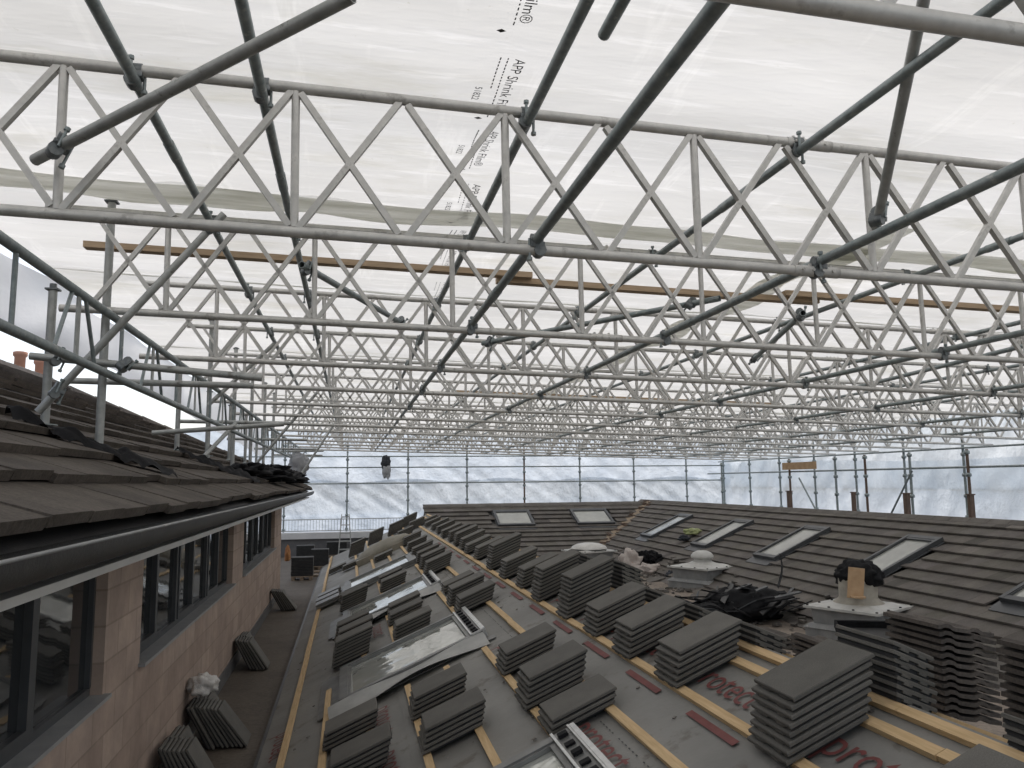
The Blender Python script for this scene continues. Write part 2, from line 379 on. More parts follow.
# roof windows in the main slope
def roof_window(parent, m, L, W, glassm, framem, bright=False, wrap=False, y_flash=.12):
    """m: frame whose x runs up the slope (0..L), y across (0..W), z out"""
    f = MB(); t = .07; h = .085
    f.box((0, 0, .0), (L, t, h), m); f.box((0, W - t, .0), (L, W, h), m)
    f.box((0, t, .0), (t * 1.2, W - t, h - .003), m); f.box((L - t * 1.4, t, .0), (L, W - t, h - .003), m)
    loc = m.translation
    rw = f.build('roof_window', framem); rw.parent = parent
    l = parent.location; rw.data.transform(Matrix.Translation(-l))
    p = MB(); p.sheet(8, 8, lambda u, v: m @ V((t * 1.2 + (L - 2.6 * t) * u, t + (W - 2 * t) * v, h - .035)), False)
    s_ = MB(); 
    for a in (0, 1):
        yy = t if a == 0 else W - t - .02
        s_.box((t * 1.2, yy, h - .033), (L - 1.4 * t, yy + .02, h - .01), m)
    s_.box((t * 1.2, t + .02, h - .033), (t * 1.2 + .03, W - t - .02, h - .012), m); s_.box((L - 1.4 * t - .05, t + .02, h - .033), (L - 1.4 * t, W - t - .02, h - .008), m)
    for nm, q, mt in (('pane', p, glassm), ('sash', s_, framem)):
        o = q.build(nm, mt, rw); o.data.transform(Matrix.Translation(-l))
    q = MB(); q.box((-.16, -y_flash, .004), (L + .08, -.001, .012), m); q.box((-.16, W + .001, .004), (L + .08, W + y_flash * .6, .012), m); q.box((-.22, -.0005, .003), (-.001, W + .0005, .014), m)
    o = q.build('flashing', M['metalframe'] if bright else framem, rw); o.data.transform(Matrix.Translation(-l))
    if bright:   # bare head rail with clips, still unclad
        q = MB(); q.box((L + .002, .02, .02), (L + .03, W - .02, h + .02), m); q.box((L - .1, -.012, h + .001), (L + .03, .0, h + .02), m)
        q.box((L - .115, .0, h + .001), (L - .10, W, h + .014), m)
        q.box((L - .01, .0, h + .001), (L + .002, W, h + .016), m)
        o = q.build('head_rail', M['bright'], rw); o.data.transform(Matrix.Translation(-l))
        q = MB()
        for k in range(9):
            yy = .06 + k * (W - .16) / 8; q.box((L - .085, yy, h + .001), (L - .03, yy + .045, h + random.choice((.02, .012))), m)
        o = q.build('clip', M['black'], rw); o.data.transform(Matrix.Translation(-l))
        q = MB()   # loose grey skirt curling away from the near side
        def fn(u, v):
            x = -.1 + (L + .1) * u; s2 = math.sin(math.pi * u)
            return m @ V((x, -.012 - (.24 + .05 * math.sin(6 * u)) * v, .075 - .06 * v + .05 * v * v * s2 + .012 * math.sin(9 * u + 3 * v)))
        q.sheet(24, 6, fn); o = q.build('membrane_skirt', M['skirt'], rw); o.data.transform(Matrix.Translation(-l))
    return rw
for k, (y0, y1) in enumerate(WIN):
    roof_window(mr, slopem(WX0, y0, .02), (WX1 - WX0) / math.cos(th), y1 - y0, M['skyglass'], M['metalframe'] if k else M['metalframe'], bright=(k < 3))

# ------------------------------------------------------------------ tiled roofs beyond
def tiles_field(fn_pt, nrm, u0, u1, rows, gauge, tw, seed, thick=.028, jit=.004, stain=None, over=.07, skip=None, gapz=0.):
    """rows of overlapping tiles. fn_pt(u, s) gives a point on the plane; s runs up the slope"""
    rs = random.Random(seed); q = MB()
    for r in range(rows):
        s0 = r * gauge; off = (r % 2) * tw / 2
        u = u0 - off
        drift = 0
        while u < u1:
            a = max(u, u0); bb = min(u + tw - .003, u1)
            if bb - a > .02 and not (skip and skip((a + bb) / 2, s0 + gauge * .5)):
                drift = drift * .6 + rs.uniform(-jit, jit)
                zt = thick + rs.uniform(0, jit) + gapz; l0 = s0 + drift
                t = 1 + rs.uniform(-.11, .11)
                if rs.random() < .06: t *= rs.choice((.72, 1.28))
                if stain: t *= stain(a, s0)
                q.tint = (t, t * rs.uniform(.975, 1.01), t * rs.uniform(.95, 1.02))
                p = [(a, l0, zt - .03), (bb, l0, zt - .03), (bb, l0, zt), (a, l0, zt), (bb, s0 + gauge + over, .006), (a, s0 + gauge + over, .006)]
                P = [fn_pt(uu, ss) + nrm * zz for uu, ss, zz in p]
                q.add(P, [(0, 1, 2, 3), (3, 2, 4, 5), (0, 3, 5), (1, 4, 2), (0, 5, 4, 1)])
            u += tw
    return q
nr = V((-S_R, 0, 1)).normalized(); cr = math.cos(math.atan(S_R))
rr = empty('tiled_roof', (9, 14, FLOOR), 'weathered grey tiled roof slope on the right with a row of narrow roof windows', 'roof')
RXT = 10.74; rx0 = 7.1
LROWS = int((RXT - rx0) / (.283)) + 1
q = MB(); y0, y1 = 2.5, 28.3
q.add([(rx0, y0, zr(rx0) - .02), (RXT, y0, zr(RXT) - .02), (RXT, y1, zr(RXT) - .02), (rx0, y1, zr(rx0) - .02), (RXT + 3, y0, zr(RXT) - 1.5), (RXT + 3, y1, zr(RXT) - 1.5)], [(0, 1, 2, 3), (1, 4, 5, 2)])
child('roof_deck', q, M['gutter'], rr)
RW = [(22.05, 22.95), (18.45, 19.35), (15.2, 16.1), (11.95, 12.8), (8.55, 9.4)]
def skr(u, s):
    x = rx0 + s * cr
    return any(a - .05 < u < b_ + .05 and 8.6 < x < 9.95 for a, b_ in RW)
q = tiles_field(lambda u, s: V((rx0 + s * cr, u, zr(rx0 + s * cr))), nr, y0, y1, LROWS, .283 / cr, .30, 5, .052, .0015, skip=skr, gapz=.006)
child('tiling', q, M['oldtile'], rr)
q = MB()
y = y0
while y < y1:
    q.tint = 1 + random.uniform(-.1, .1)
    q.add([V((RXT + .0 + dx, yy, zr(RXT) + dz)) for yy in (y, y + .43) for dx, dz in ((-.16, -.045), (-.14, -.012), (-.02, .055), (.10, .05), (.2, -.02))], [(0, 1, 6, 5), (1, 2, 7, 6), (2, 3, 8, 7), (3, 4, 9, 8), (0, 5, 9, 4), (0, 4, 3, 2, 1), (5, 6, 7, 8, 9)])
    y += .44
child('ridge_tiles', q, M['oldtile'], rr)
for a, b_ in RW:
    mm = Matrix.Translation((8.62, a, zr(8.62) + .035)) @ Matrix.Rotation(-math.atan(S_R), 4, 'Y')
    roof_window(rr, mm, 1.33 / cr, b_ - a, M['oldskyglass'], M['frame'], y_flash=.06)
# middle slope facing us
mrf = empty('far_roof', (6, 25, FLOOR), 'grey tiled roof slope across the far end with two square roof windows', 'roof')
nm_ = V((0, -.42, 1)).normalized(); cm = math.cos(math.atan(.42))
my0 = 23.2; rows = int((MY - my0) / .30) + 1
q = MB(); q.add([(2.5, my0, zm(my0) - .02), (11.3, my0, zm(my0) - .02), (11.3, MY, MZ - .02), (2.5, MY, MZ - .02), (11.3, MY + 1.2, MZ - .6), (2.5, MY + 1.2, MZ - .6)], [(0, 1, 2, 3), (3, 2, 4, 5)])
child('roof_deck', q, M['gutter'], mrf)
MW = [(4.75, 6.0), (7.45, 8.75)]
def skm(u, s):
    y = my0 + s * cm; return any(a - .04 < u < b_ + .04 and 25.75 < y < 26.75 for a, b_ in MW)
q = tiles_field(lambda u, s: V((u, my0 + s * cm, zm(my0 + s * cm))), nm_, 2.45, 11.2, rows, .30 / cm, .33, 8, .056, .002, skip=skm, gapz=.008)
child('tiling', q, M['oldtile'], mrf)
q = MB(); x = 2.45
while x < 10.9:
    q.tint = 1 + random.uniform(-.1, .1)
    q.add([V((xx, MY + dy, MZ + dz)) for xx in (x, x + .43) for dy, dz in ((-.16, -.045), (-.13, 0.), (-.02, .07), (.1, .05), (.2, -.02))], [(0, 5, 6, 1), (1, 6, 7, 2), (2, 7, 8, 3), (3, 8, 9, 4), (0, 1, 2, 3, 4), (5, 9, 8, 7, 6)])
    x += .44
child('ridge_tiles', q, M['oldtile'], mrf)
for a, b_ in MW:
    mm = Matrix.Translation((b_, 25.7, zm(25.7) + .03)) @ Matrix.Rotation(math.atan(.42), 4, 'X') @ Matrix.Rotation(R(90), 4, 'Z')
    roof_window(mrf, mm, 1.05 / cm, b_ - a, M['oldskyglass'], M['frame'], y_flash=.05)
q = MB()
def vly(s, w):
    z = -.82 - 1.5 * s; X = (z + A_R) / S_R; Yv = MY + (z - MZ) / .42
    return V((X + w * .75, Yv - w * .6, z + .07 + .012 * mnoise.noise(V((s * 14, w * 9, 0)))))
q.sheet(6, 40, lambda u, v: vly(v, (u - .5) * .55))
child('valley_board', q, M['oldwood'], mrf)
q = MB()
for k in range(34):
    s = random.random(); p = vly(s, random.uniform(-.25, .25)); mm = Matrix.Translation(p) @ Matrix.Rotation(random.uniform(0, 3), 4, 'Z')
    q.box((-.11, -.04, 0), (.11, .04, random.uniform(.02, .06)), mm)
child('broken_tiles', q, M['rust'], mrf)

# ------------------------------------------------------------------ left building
lb = empty('blockwork_building', (-1.43, 8, FLOOR), 'pinkish blockwork building on the left with a dark tiled roof and window bands', 'building')
WALLX = -1.43; WTOP = -.315; S0, S1 = -1.25, -.42
LW = [(1.6, 5.3, 4), (6.15, 10.65, 6), (11.65, 16.3, 6)]
b = MB(); ye = 17.6
def wy(y0, y1, z0, z1): b.box((WALLX - .28, y0, z0), (WALLX, y1, z1))
wy(-1.5, ye, -6, S0); wy(-1.5, ye, S1, WTOP + .05)
prev = -1.5
for y0, y1, n in LW: wy(prev, y0, S0, S1); prev = y1
wy(prev, ye, S0, S1); b.box((-8.6, ye, -6), (WALLX, ye + .28, WTOP + .04))
child('wall', b, M['block'], lb)
q = MB(); q.box((WALLX + .001, -1.5, FLOOR + .002), (WALLX + .014, ye, FLOOR + .17)); child('felt_upstand', q, M['lead'], lb)
for y0, y1, n in LW:
    f = MB(); X = WALLX - .10
    f.box((X - .03, y0, S0 + .001), (X + .03, y1, S0 + .055)); f.box((X - .03, y0, S1 - .055), (X + .03, y1, S1 - .001))
    pw = (y1 - y0) / n
    for k in range(n + 1):
        yy = y0 + k * pw; a = max(y0, yy - .032); c = min(y1, yy + .032)
        if c > a: f.box((X - .035, a, S0 + .055), (X + .035, c, S1 - .055))
    for k in range(0, n, 2):
        ya, yb = y0 + k * pw + .045, y0 + (k + 1) * pw - .045
        f.box((X + .0, ya, S0 + .06), (X + .045, ya + .035, S1 - .06)); f.box((X, yb - .035, S0 + .06), (X + .045, yb, S1 - .06))
        f.box((X, ya + .035, S0 + .06), (X + .045, yb - .035, S0 + .10)); f.box((X, ya + .035, S1 - .10), (X + .045, yb - .035, S1 - .06))
    w = child('window', f, M['frame'], lb)
    p = MB(); p.box((X - .012, y0 + .01, S0 + .03), (X + .004, y1 - .01, S1 - .03))
    o = child('pane', p, M['darkglass'], lb); o.parent = w
    s_ = MB(); s_.box((WALLX - .12, y0 - .03, S0 - .012), (WALLX + .045, (y0 + y1) / 2 - .003, S0 + .012)); s_.box((WALLX - .12, (y0 + y1) / 2 + .003, S0 - .012), (WALLX + .045, y1 + .03, S0 + .010))
    o = child('sill', s_, M['sill'], lb); o.parent = w
EY = 18.15
q = MB(); q.box((WALLX - .05, -1.5, WTOP + .002), (LX - .03, EY - .1, WTOP + .02)); q.box((LX - .03, -1.5, WTOP - .006), (LX + .004, EY - .08, WTOP + .022)); child('soffit', q, M['soffit'], lb)
q = MB()
def gut(u, v):
    a = math.pi * (1.0 + u); return V((LX + .035 + .075 * math.cos(a), -1.5 + (EY + 1.5) * v, -.175 + .085 * math.sin(a)))
q.sheet(10, 40, gut); q.box((LX - .07, -1.5, WTOP + .023), (LX - .045, EY - .1, -.17))
child('gutter', q, M['gutter'], lb)
q = MB(); q.tube((LX + .108, -1.5, -.172), (LX + .108, EY, -.172), .006, 6); child('gutter_lip', q, M['greyplastic'], lb)
nl = V((LT, 0, 1)).normalized(); cl = math.cos(math.atan(LT)); lg = .309
rows = int((LR + LX) / lg) + 1
def hip(x):   # far end of each course, cut back along the hip
    return EY + .05 - (-x + LX) * 1.05 if True else 0
q = MB(); q.add([(LX, -1.6, LZ - .025), (-LR, -1.6, zl(-LR) - .025), (-LR, EY - 4.1, zl(-LR) - .025), (LX, EY, LZ - .025), (-8.9, -1.6, LZ - .025), (-8.9, EY, LZ - .025)], [(0, 3, 2, 1), (1, 2, 5, 4), (2, 3, 5)])
child('roof_deck', q, M['gutter'], lb)
rs = random.Random(3); q = MB()
for r in range(rows):
    s0 = r * lg / cl; u = -1.6 - (r % 2) * .19; dr = 0; rowj = rs.uniform(-.012, .012); run = 0; lift = 0
    while u < 18.3:
        xm = LX - (s0 + .15) * cl; lim = hip(xm)
        a, bb = u, min(u + .38, lim)
        if bb - a > .03:
            if run <= 0: lift = rs.uniform(-.03, .03); run = rs.randint(1, 5)
            run -= 1
            l0 = s0 + rowj + lift + rs.uniform(-.004, .004); zt = .064 + rs.uniform(-.004, .006)
            t = 1 + rs.uniform(-.09, .09); q.tint = (t, t * .99, t * .97)
            p = [(a, l0, zt - .042), (bb - .0015, l0, zt - .042), (bb - .0015, l0, zt), (a, l0, zt), (bb - .0015, s0 + lg / cl + .08, .008), (a, s0 + lg / cl + .08, .008)]
            P = [V((LX - ss * cl, uu, zl(LX - ss * cl))) + nl * zz for uu, ss, zz in p]
            q.add(P, [(0, 3, 2, 1), (3, 5, 4, 2), (0, 5, 3), (1, 2, 4), (0, 1, 4, 5)])
        u += .38
child('roof_tiling', q, M['lefttile'], lb)
q = MB()   # hip and ridge caps
def caps(p0, p1, n):
    p0, p1 = V(p0), V(p1)
    for k in range(n):
        a = p0.lerp(p1, k / n); c = p0.lerp(p1, (k + 1.06) / n); q.tint = 1 + random.uniform(-.1, .1)
        d = (c - a).normalized(); sd = d.cross(V((0, 0, 1))).normalized()
        vs = [pp + sd * (.14 * w) + V((0, 0, h + (.012 if pp is c else 0))) for pp in (a, c) for w, h in ((-1, -.02), (-.75, .045), (0, .085), (.75, .045), (1, -.02))]
        q.add(vs, [(0, 5, 6, 1), (1, 6, 7, 2), (2, 7, 8, 3), (3, 8, 9, 4), (0, 1, 2, 3, 4), (5, 9, 8, 7, 6)])
caps((-LR, -1.6, zl(-LR)), (-LR, EY - 4.1, zl(-LR)), 34); caps((LX - .02, EY, LZ + .02), (-LR, EY - 4.15, zl(-LR)), 13)
child('hip_tiles', q, M['lefttile'], lb)
# chimney pots beyond the ridge
for k, (x, y) in enumerate(((-5.5, 14.6), (-5.5, 15.5))):
    q = MB(); q.lathe((x, y, 1.6), [(.085, 0), (.085, .56), (.11, .59), (.11, .65), (.08, .66)], 14)
    q.box((x - .2, y - .2, .9), (x + .2, y + .2, 1.6))
    tag(q.build('chimney_pot', M['chimney']), ['orange clay chimney pot peeping over the left roof ridge, nearer one', 'orange clay chimney pot peeping over the left roof ridge, farther one behind the tube'][k], 'chimney pot', 'clay chimney pots')

# ------------------------------------------------------------------ tile stacks
def tile_mesh():
    q = MB(); L, W = .42, .33
    def slab(x0, x1, y0, y1, z0, z1, mi, c=.004):
        q.cur = mi
        vs = [V(p) for p in ((x0 + c, y0 + c, z1), (x1 - c, y0 + c, z1), (x1 - c, y1 - c, z1), (x0 + c, y1 - c, z1), (x0, y0, z1 - c), (x1, y0, z1 - c), (x1, y1, z1 - c), (x0, y1, z1 - c), (x0, y0, z0), (x1, y0, z0), (x1, y1, z0), (x0, y1, z0))]
        q.add(vs, [(0, 1, 2, 3)] + [(4 + i, 4 + (i + 1) % 4, (i + 1) % 4, i) for i in range(4)] + [(8 + i, 8 + (i + 1) % 4, 4 + (i + 1) % 4, 4 + i) for i in range(4)] + [(11, 10, 9, 8)])
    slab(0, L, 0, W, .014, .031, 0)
    slab(.012, L - .012, .022, W - .022, -.003, .0145, 1, .001)  # inset body in the dark copy: shade between stacked tiles put into the colour
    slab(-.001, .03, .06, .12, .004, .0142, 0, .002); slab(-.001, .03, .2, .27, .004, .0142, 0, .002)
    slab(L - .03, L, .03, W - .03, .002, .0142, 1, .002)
    return q
def wavy_mesh():
    q = MB(); L, W = .30, .42; n = 36
    def prof(v):
        p = (v * 2.0 + .15) % 1.0
        return .013 * (1 / (1 + math.exp(-(p - .3) * 34)) - 1 / (1 + math.exp(-(p - .62) * 34))) - .004
    for z0, mi in ((.0, 0),):
        W, L = .33, .42
        q.sheet(1, n, lambda u, v: V((W * v, L * (1 - u), .030 + prof(v)))); q.sheet(1, n, lambda u, v: V((W * v, L * u, .010 + prof(v))))
        q.sheet(1, n, lambda u, v: V((W * v, 0, .010 + .020 * u + prof(v))), False); q.sheet(1, n, lambda u, v: V((W * v, L, .010 + .020 * u + prof(v))), False)
        for vv in (0, 1): q.add([V((W * vv, 0, .010 + prof(vv))), V((W * vv, L, .010 + prof(vv))), V((W * vv, L, .03 + prof(vv))), V((W * vv, 0, .03 + prof(vv)))], [(0, 1, 2, 3)])
    return q
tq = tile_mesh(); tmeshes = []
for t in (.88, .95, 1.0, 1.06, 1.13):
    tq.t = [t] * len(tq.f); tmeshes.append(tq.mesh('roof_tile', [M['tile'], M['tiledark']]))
wq = wavy_mesh(); wmeshes = []
for t in (.85, 1.0, 1.15):
    wq.t = [t] * len(wq.f); wmeshes.append(wq.mesh('old_roof_tile', [M['wavytile']]))
STK = []   # (label text, group, list of (matrix, kind))
def stack(x, y, n, rowname, right=False, wavy=False, z=None, lean=.006, place=None, yaw=0., tilt=None, half=1.):
    ms = []; dz = .0355 if not wavy else .036
    jx = random.uniform(-.01, .01)
    base = (zs(x) + (.05 if x < RX - .02 else .035)) if z is None else z
    a = (-th if not right else th) if tilt is None else tilt
    for k in range(n):
        xx = x + jx + (lean if not right else -lean) * k + random.uniform(-.004, .004); yy = y + random.uniform(-.004, .004)
        ms.append(Matrix.Translation((xx, yy, base + k * dz)) @ Matrix.Rotation(a, 4, 'Y') @ Matrix.Rotation(yaw + random.uniform(-.012, .012), 4, 'Z') @ Matrix.Diagonal((1, half, 1, 1)))
    STK.append((rowname, place, ms, wavy))
rowR = [(1.72, 2.12, 4), (1.77, 3.10, 8), (1.80, 4.30, 6), (1.80, 5.05, 6), (1.80, 5.80, 6), (1.80, 6.60, 10), (1.80, 7.6, 9), (1.82, 8.5, 6), (1.82, 9.4, 6), (1.82, 10.4, 9), (1.85, 11.7, 5), (1.85, 12.7, 4), (1.86, 13.5, 5), (1.86, 14.3, 6), (1.88, 15.3, 5), (1.88, 16.4, 4), (1.9, 17.6, 4), (1.9, 18.7, 4), (1.9, 20.3, 3), (1.9, 21.4, 3)]
rowB = [(1.13, 4.54, 3), (1.12, 5.09, 6), (1.14, 5.97, 5), (1.17, 8.70, 5), (1.14, 9.32, 6), (1.2, 10.3, 3), (1.15, 12.4, 6), (1.16, 13.3, 6), (1.18, 14.3, 5), (1.18, 15.3, 5), (1.18, 16.7, 5), (1.2, 18.2, 5), (1.2, 20.4, 5)]
rowC = [(.47, 5.24, 5), (.46, 6.0, 5), (.46, 3.7 - .9, 4), (.49, 8.9, 5), (.49, 9.82, 4), (.5, 10.45, 4), (.5, 12.75, 5), (.5, 13.9, 3), (.53, 17.6, 3)]
rowD = [(-.12, 5.45, 5), (-.16, 6.30, 4), (-.15, 8.98, 8), (-.13, 9.7, 7), (-.15, 10.4, 6), (-.12, 12.7, 7), (-.15, 13.9, 3), (-.13, 18.6, 3), (-.46, 19.3, 3), (-.15, 4.7, 3)]
rowU = [(.0, 21.2, 10), (.5, 22.2, 10), (1.05, 22.3, 9), (1.5, 23.2, 8), (1.55, 21.4, 6)]
def rows_(lst, nm):
    lst = sorted(lst, key=lambda t: t[1])
    for i, (x, y, n) in enumerate(lst): stack(x, y, n, nm, place=i)
rows_(rowR, 'ridge row'); rows_(rowB, 'second row down'); rows_(rowC, 'third row down'); rows_(rowD, 'lowest row'); rows_(rowU, 'far left group')
j = 0
for x, y, n in rowR:
    if y < 9.0:
        short = True; n = max(3, n - (1 if y < 4 else 3)); stack(2.27 + .21, y + .01, n, 'row beyond the ridge', right=True, z=RZ - T * (2.27 + .21 - RX) + .012, lean=.0, place=j, yaw=math.pi / 2, half=.62); j += 1
# reclaimed wavy tiles beyond the ridge at the right edge
for j, (x, y, n) in enumerate(((2.74, 2.62, 12), (2.93, 3.60, 13), (3.02, 4.75, 5), (3.1, 5.7, 3))):
    stack(x, y, n, 'rough tiles behind the ridge', right=True, wavy=True, z=zs(x) + .02, lean=0, place=j, tilt=R(10))
# far packs of tiles standing behind walkway end are added below
every = []
eye = V((0, 0, 0))
for si, (rowname, place, ms, wavy) in enumerate(STK):
    for k, m in enumerate(ms):
        d = (m.translation - eye).length; top = (k == len(ms) - 1)
        every.append((d - (1.5 if top else 0), si, k, m))
every.sort(key=lambda t: t[0])
CNT = 0; rest = MB(); restw = MB()
for idx, (d, si, k, m) in enumerate(every):
    rowname, place, ms, wavy = STK[si]; n = len(ms); j = n - 1 - k
    if idx < 296:
        o = bpy.data.objects.new('reclaimed_tile' if wavy else 'concrete_tile', random.choice(wmeshes if wavy else tmeshes)); col.objects.link(o); o.matrix_world = m
        pos = 'top tile' if j == 0 else ('bottom tile' if k == 0 else ORD[j] + ' tile down')
        if wavy: lab = f"{pos} of the {ORD[place]} stack of {rowname}"; gr = 'reclaimed tiles stacked behind the ridge'
        else: lab = f"grey {pos} in the {ORD[place]} stack from the front, {rowname}"; gr = 'new grey tiles stacked in rows on the roof'
        tag(o, lab, 'tile', gr)
    else:
        q = rest if not wavy else restw; src = tq if not wavy else wq
        t = random.uniform(.88, 1.12); q2 = [m @ V(v) for v in src.v]; o0 = len(q.v); q.v += [tuple(v) for v in q2]
        for f, mi, sm in zip(src.f, src.mi, src.sm): q.f.append([i + o0 for i in f]); q.mi.append(mi); q.t.append(t); q.sm.append(sm)
tag(rest.build('stacked_tiles', [M['tile'], M['tiledark']]), 'distant low stacks of dark grey roof tiles covering the far part of the slope', 'tiles', kind='stuff')
if restw.v: tag(restw.build('stacked_old_tiles', [M['wavytile']]), 'farther reclaimed wavy tiles stacked on the hidden side of the ridge', 'tiles', kind='stuff')

# ------------------------------------------------------------------ tiles leaning on the wall along the walkway
for gi, (y, n, ang, nm) in enumerate(((6.55, 7, 66, 'nearest leaning bundle'), (7.75, 9, 62, 'leaning bundle topped by a white bag'), (10.8, 6, 62, 'leaning bundle below the middle window'), (15.6, 7, 60, 'leaning bundle at the far wall corner'))):
    for sub in range(2 if gi < 3 else 1):
        for k in range(n if sub == 0 else n // 2):
            a = R(ang) - k * R(1.2); x = WALLX + .22 + k * .040 + sub * .02; yy = y + sub * .30 + random.uniform(-.02, .02)
            o = bpy.data.objects.new('leaning_tile', random.choice(tmeshes)); col.objects.link(o)
            o.matrix_world = Matrix.Translation((x, yy, FLOOR + .006)) @ Matrix.Rotation(math.pi, 4, 'Z') @ Matrix.Translation((0, -.33, 0)) @ Matrix.Rotation(-a, 4, 'Y') @ Matrix.Rotation(random.uniform(-.02, .02), 4, 'Z')
            side = 'near' if sub == 0 else 'rear'
            tag(o, f"{ORD[k]} tile from the wall, {side} half, {nm}", 'tile', 'tiles leaning against the blockwork wall')
def crumple(name, c, size, seed, mat, lab, cat, amp=.5, freq=2.2, rot=0., ridge=False, group=None):
    q = MB(); q.blob(c, size, seed, amp, freq, 34, 20, rot, ridge=ridge); return tag(q.build(name, mat), lab, cat, group)
crumple('plastic_bag', (WALLX + .13, 7.95, FLOOR + .52), (.13, .17, .10), 4, M['bag'], 'crumpled white plastic bag resting on the leaning tiles by the wall', 'plastic bag', .35, 1.9)
# ------------------------------------------------------------------ walkway far end
wp = [(21.0, .14), (21.9, .13), (22.8, .15), (23.9, .14), (25.2, .13)]
for k, (y, w) in enumerate(wp):
    q = MB(); q.box((-1.35, y, FLOOR + .004), (-.72 + .1 * (y > 23), y + w, FLOOR + .05), Matrix.Rotation(R(random.uniform(-.2, .2)), 4, 'Z'))
    tag(q.build('plank', M['oldwood']), f"weathered plank laid across the far walkway, {ORD[k]} from the front", 'plank', 'planks across the walkway')
for k, (x, y, w, h, lab) in enumerate(((-1.12, 20.6, .52, .55, 'dark wrapped pack of tiles beside the far wall corner'), (-.78, 22.9, .46, .55, 'dark wrapped pack of tiles in the middle of the far walkway'), (-.38, 26.3, .62, .5, 'dark wrapped pack of tiles below the white parapet'), (-1.25, 24.4, .5, .55, 'dark wrapped pack of tiles behind the other packs at far left'))):
    e = empty('tile_pack', (x, y, FLOOR), lab, 'tile pack', 'wrapped packs of tiles on the walkway')
    q = MB()
    for j in range(12): q.box((x - w / 2 + random.uniform(-.006, .006), y - .22, FLOOR + .10 + j * (h - .1) / 12), (x + w / 2, y + .22, FLOOR + .10 + (j + .8) * (h - .1) / 12))
    child('pack', q, M['tiledark'], e)
    q = MB()
    for j in (-1, 0, 1): q.box((x + j * w * .4 - .04, y - .24, FLOOR + .002), (x + j * w * .4 + .04, y + .24, FLOOR + .08))
    q.box((x - w / 2, y - .25, FLOOR + .08), (x + w / 2, y + .25, FLOOR + .098)); child('pallet', q, M['oldwood'], e)
    q = MB(); q.box((x - w / 2 - .006, y - .05, FLOOR + .10), (x + w / 2 + .006, y - .02, FLOOR + h + .004)); child('strap', q, M['greyplastic'], e)
q = MB(); q.blob((-1.34, 18.6, FLOOR + .75), (.06, .10, .20), 9, .4, 2.0); tag(q.build('work_jacket', M['orange']), 'orange work jacket hung at the far corner of the blockwork wall', 'jacket')
# parapet, railing
q = MB(); q.box((-3.4, 27.05, -3.0), (1.0, 27.3, -1.80)); q.cur = 1; q.box((-3.45, 26.95, -1.80), (1.0, 27.35, -1.60))
tag(q.build('parapet', [M['lead'], M['renderwhite']]), 'low white parapet wall with a flat coping at the far left', 'wall')
e = empty('railing', (-.9, 28.0, -2.2), 'thin grey railing with close balusters behind the white parapet', 'railing')
q = MB()
for z in (-1.22, -1.6): q.tube((-3.2, 28, z), (1.8, 28, z), .016, 6)
child('rail', q, M['galvlight'], e)
q = MB()
for k in range(51): q.tube((-3.2 + k * .1, 28, -1.6), (-3.2 + k * .1, 28, -1.22), .007, 5)
child('balusters', q, M['galv'], e)
e = empty('step_ladder', (-.12, 24.9, -2.2), 'small light metal step ladder standing at the far end of the walkway', 'ladder')
q = MB()
for s in (-1, 1):
    q.bar((-.12 + s * .2, 24.7, -2.28), (-.12 + s * .11, 24.95, -.95), .03, .05, V((0, 1, 0))); q.bar((-.12 + s * .2, 25.35, -2.28), (-.12 + s * .11, 24.98, -.95), .03, .03, V((0, 1, 0)))
child('stile', q, M['galvlight'], e)
q = MB()
for k in range(5): q.box((-.12 - .17 + k * .016, 24.72 + k * .045, -2.0 + k * .24), (-.12 + .17 - k * .016, 24.80 + k * .045, -1.97 + k * .24))
child('tread', q, M['galvlight'], e)
# long rolled cover over the far rooflight
q = MB()
def dome(u, v):
    a = math.pi * v; x = .22 + 1.15 * u; r = .34 * math.sin(math.pi * min(1, max(0, u * .92 + .06))) ** .45
    return V((x, 18.75 + r * -math.cos(a) * 1.05, zs(x) + .13 + r * .62 * math.sin(a) + .02 * mnoise.noise(V((u * 6, v * 6, 3)))))
q.sheet(24, 14, dome); q.box((0, 0, 0), (1.3, .7, .13), slopem(.2, 18.4, .01))
tag(q.build('covered_rooflight', M['cream']), 'long rounded beige cover lying on the slope before the far tall tile stacks', 'rooflight cover')
# flat dark tiles laid out as packs near W4
for k, (x, y) in enumerate(((-.5, 14.2), (-.52, 14.75), (-.5, 15.3))):
    q = MB(); q.cur = 0
    for j in range(2): q.box((0, 0, .05 + j * .04), (.42, .36, .08 + j * .04), slopem(x, y))
    tag(q.build('flat_slab', M['metalframe']), f"pale grey slab pair lying at the roof foot, {ORD[k]} from the front", 'slab', 'pale slabs at the foot of the roof')

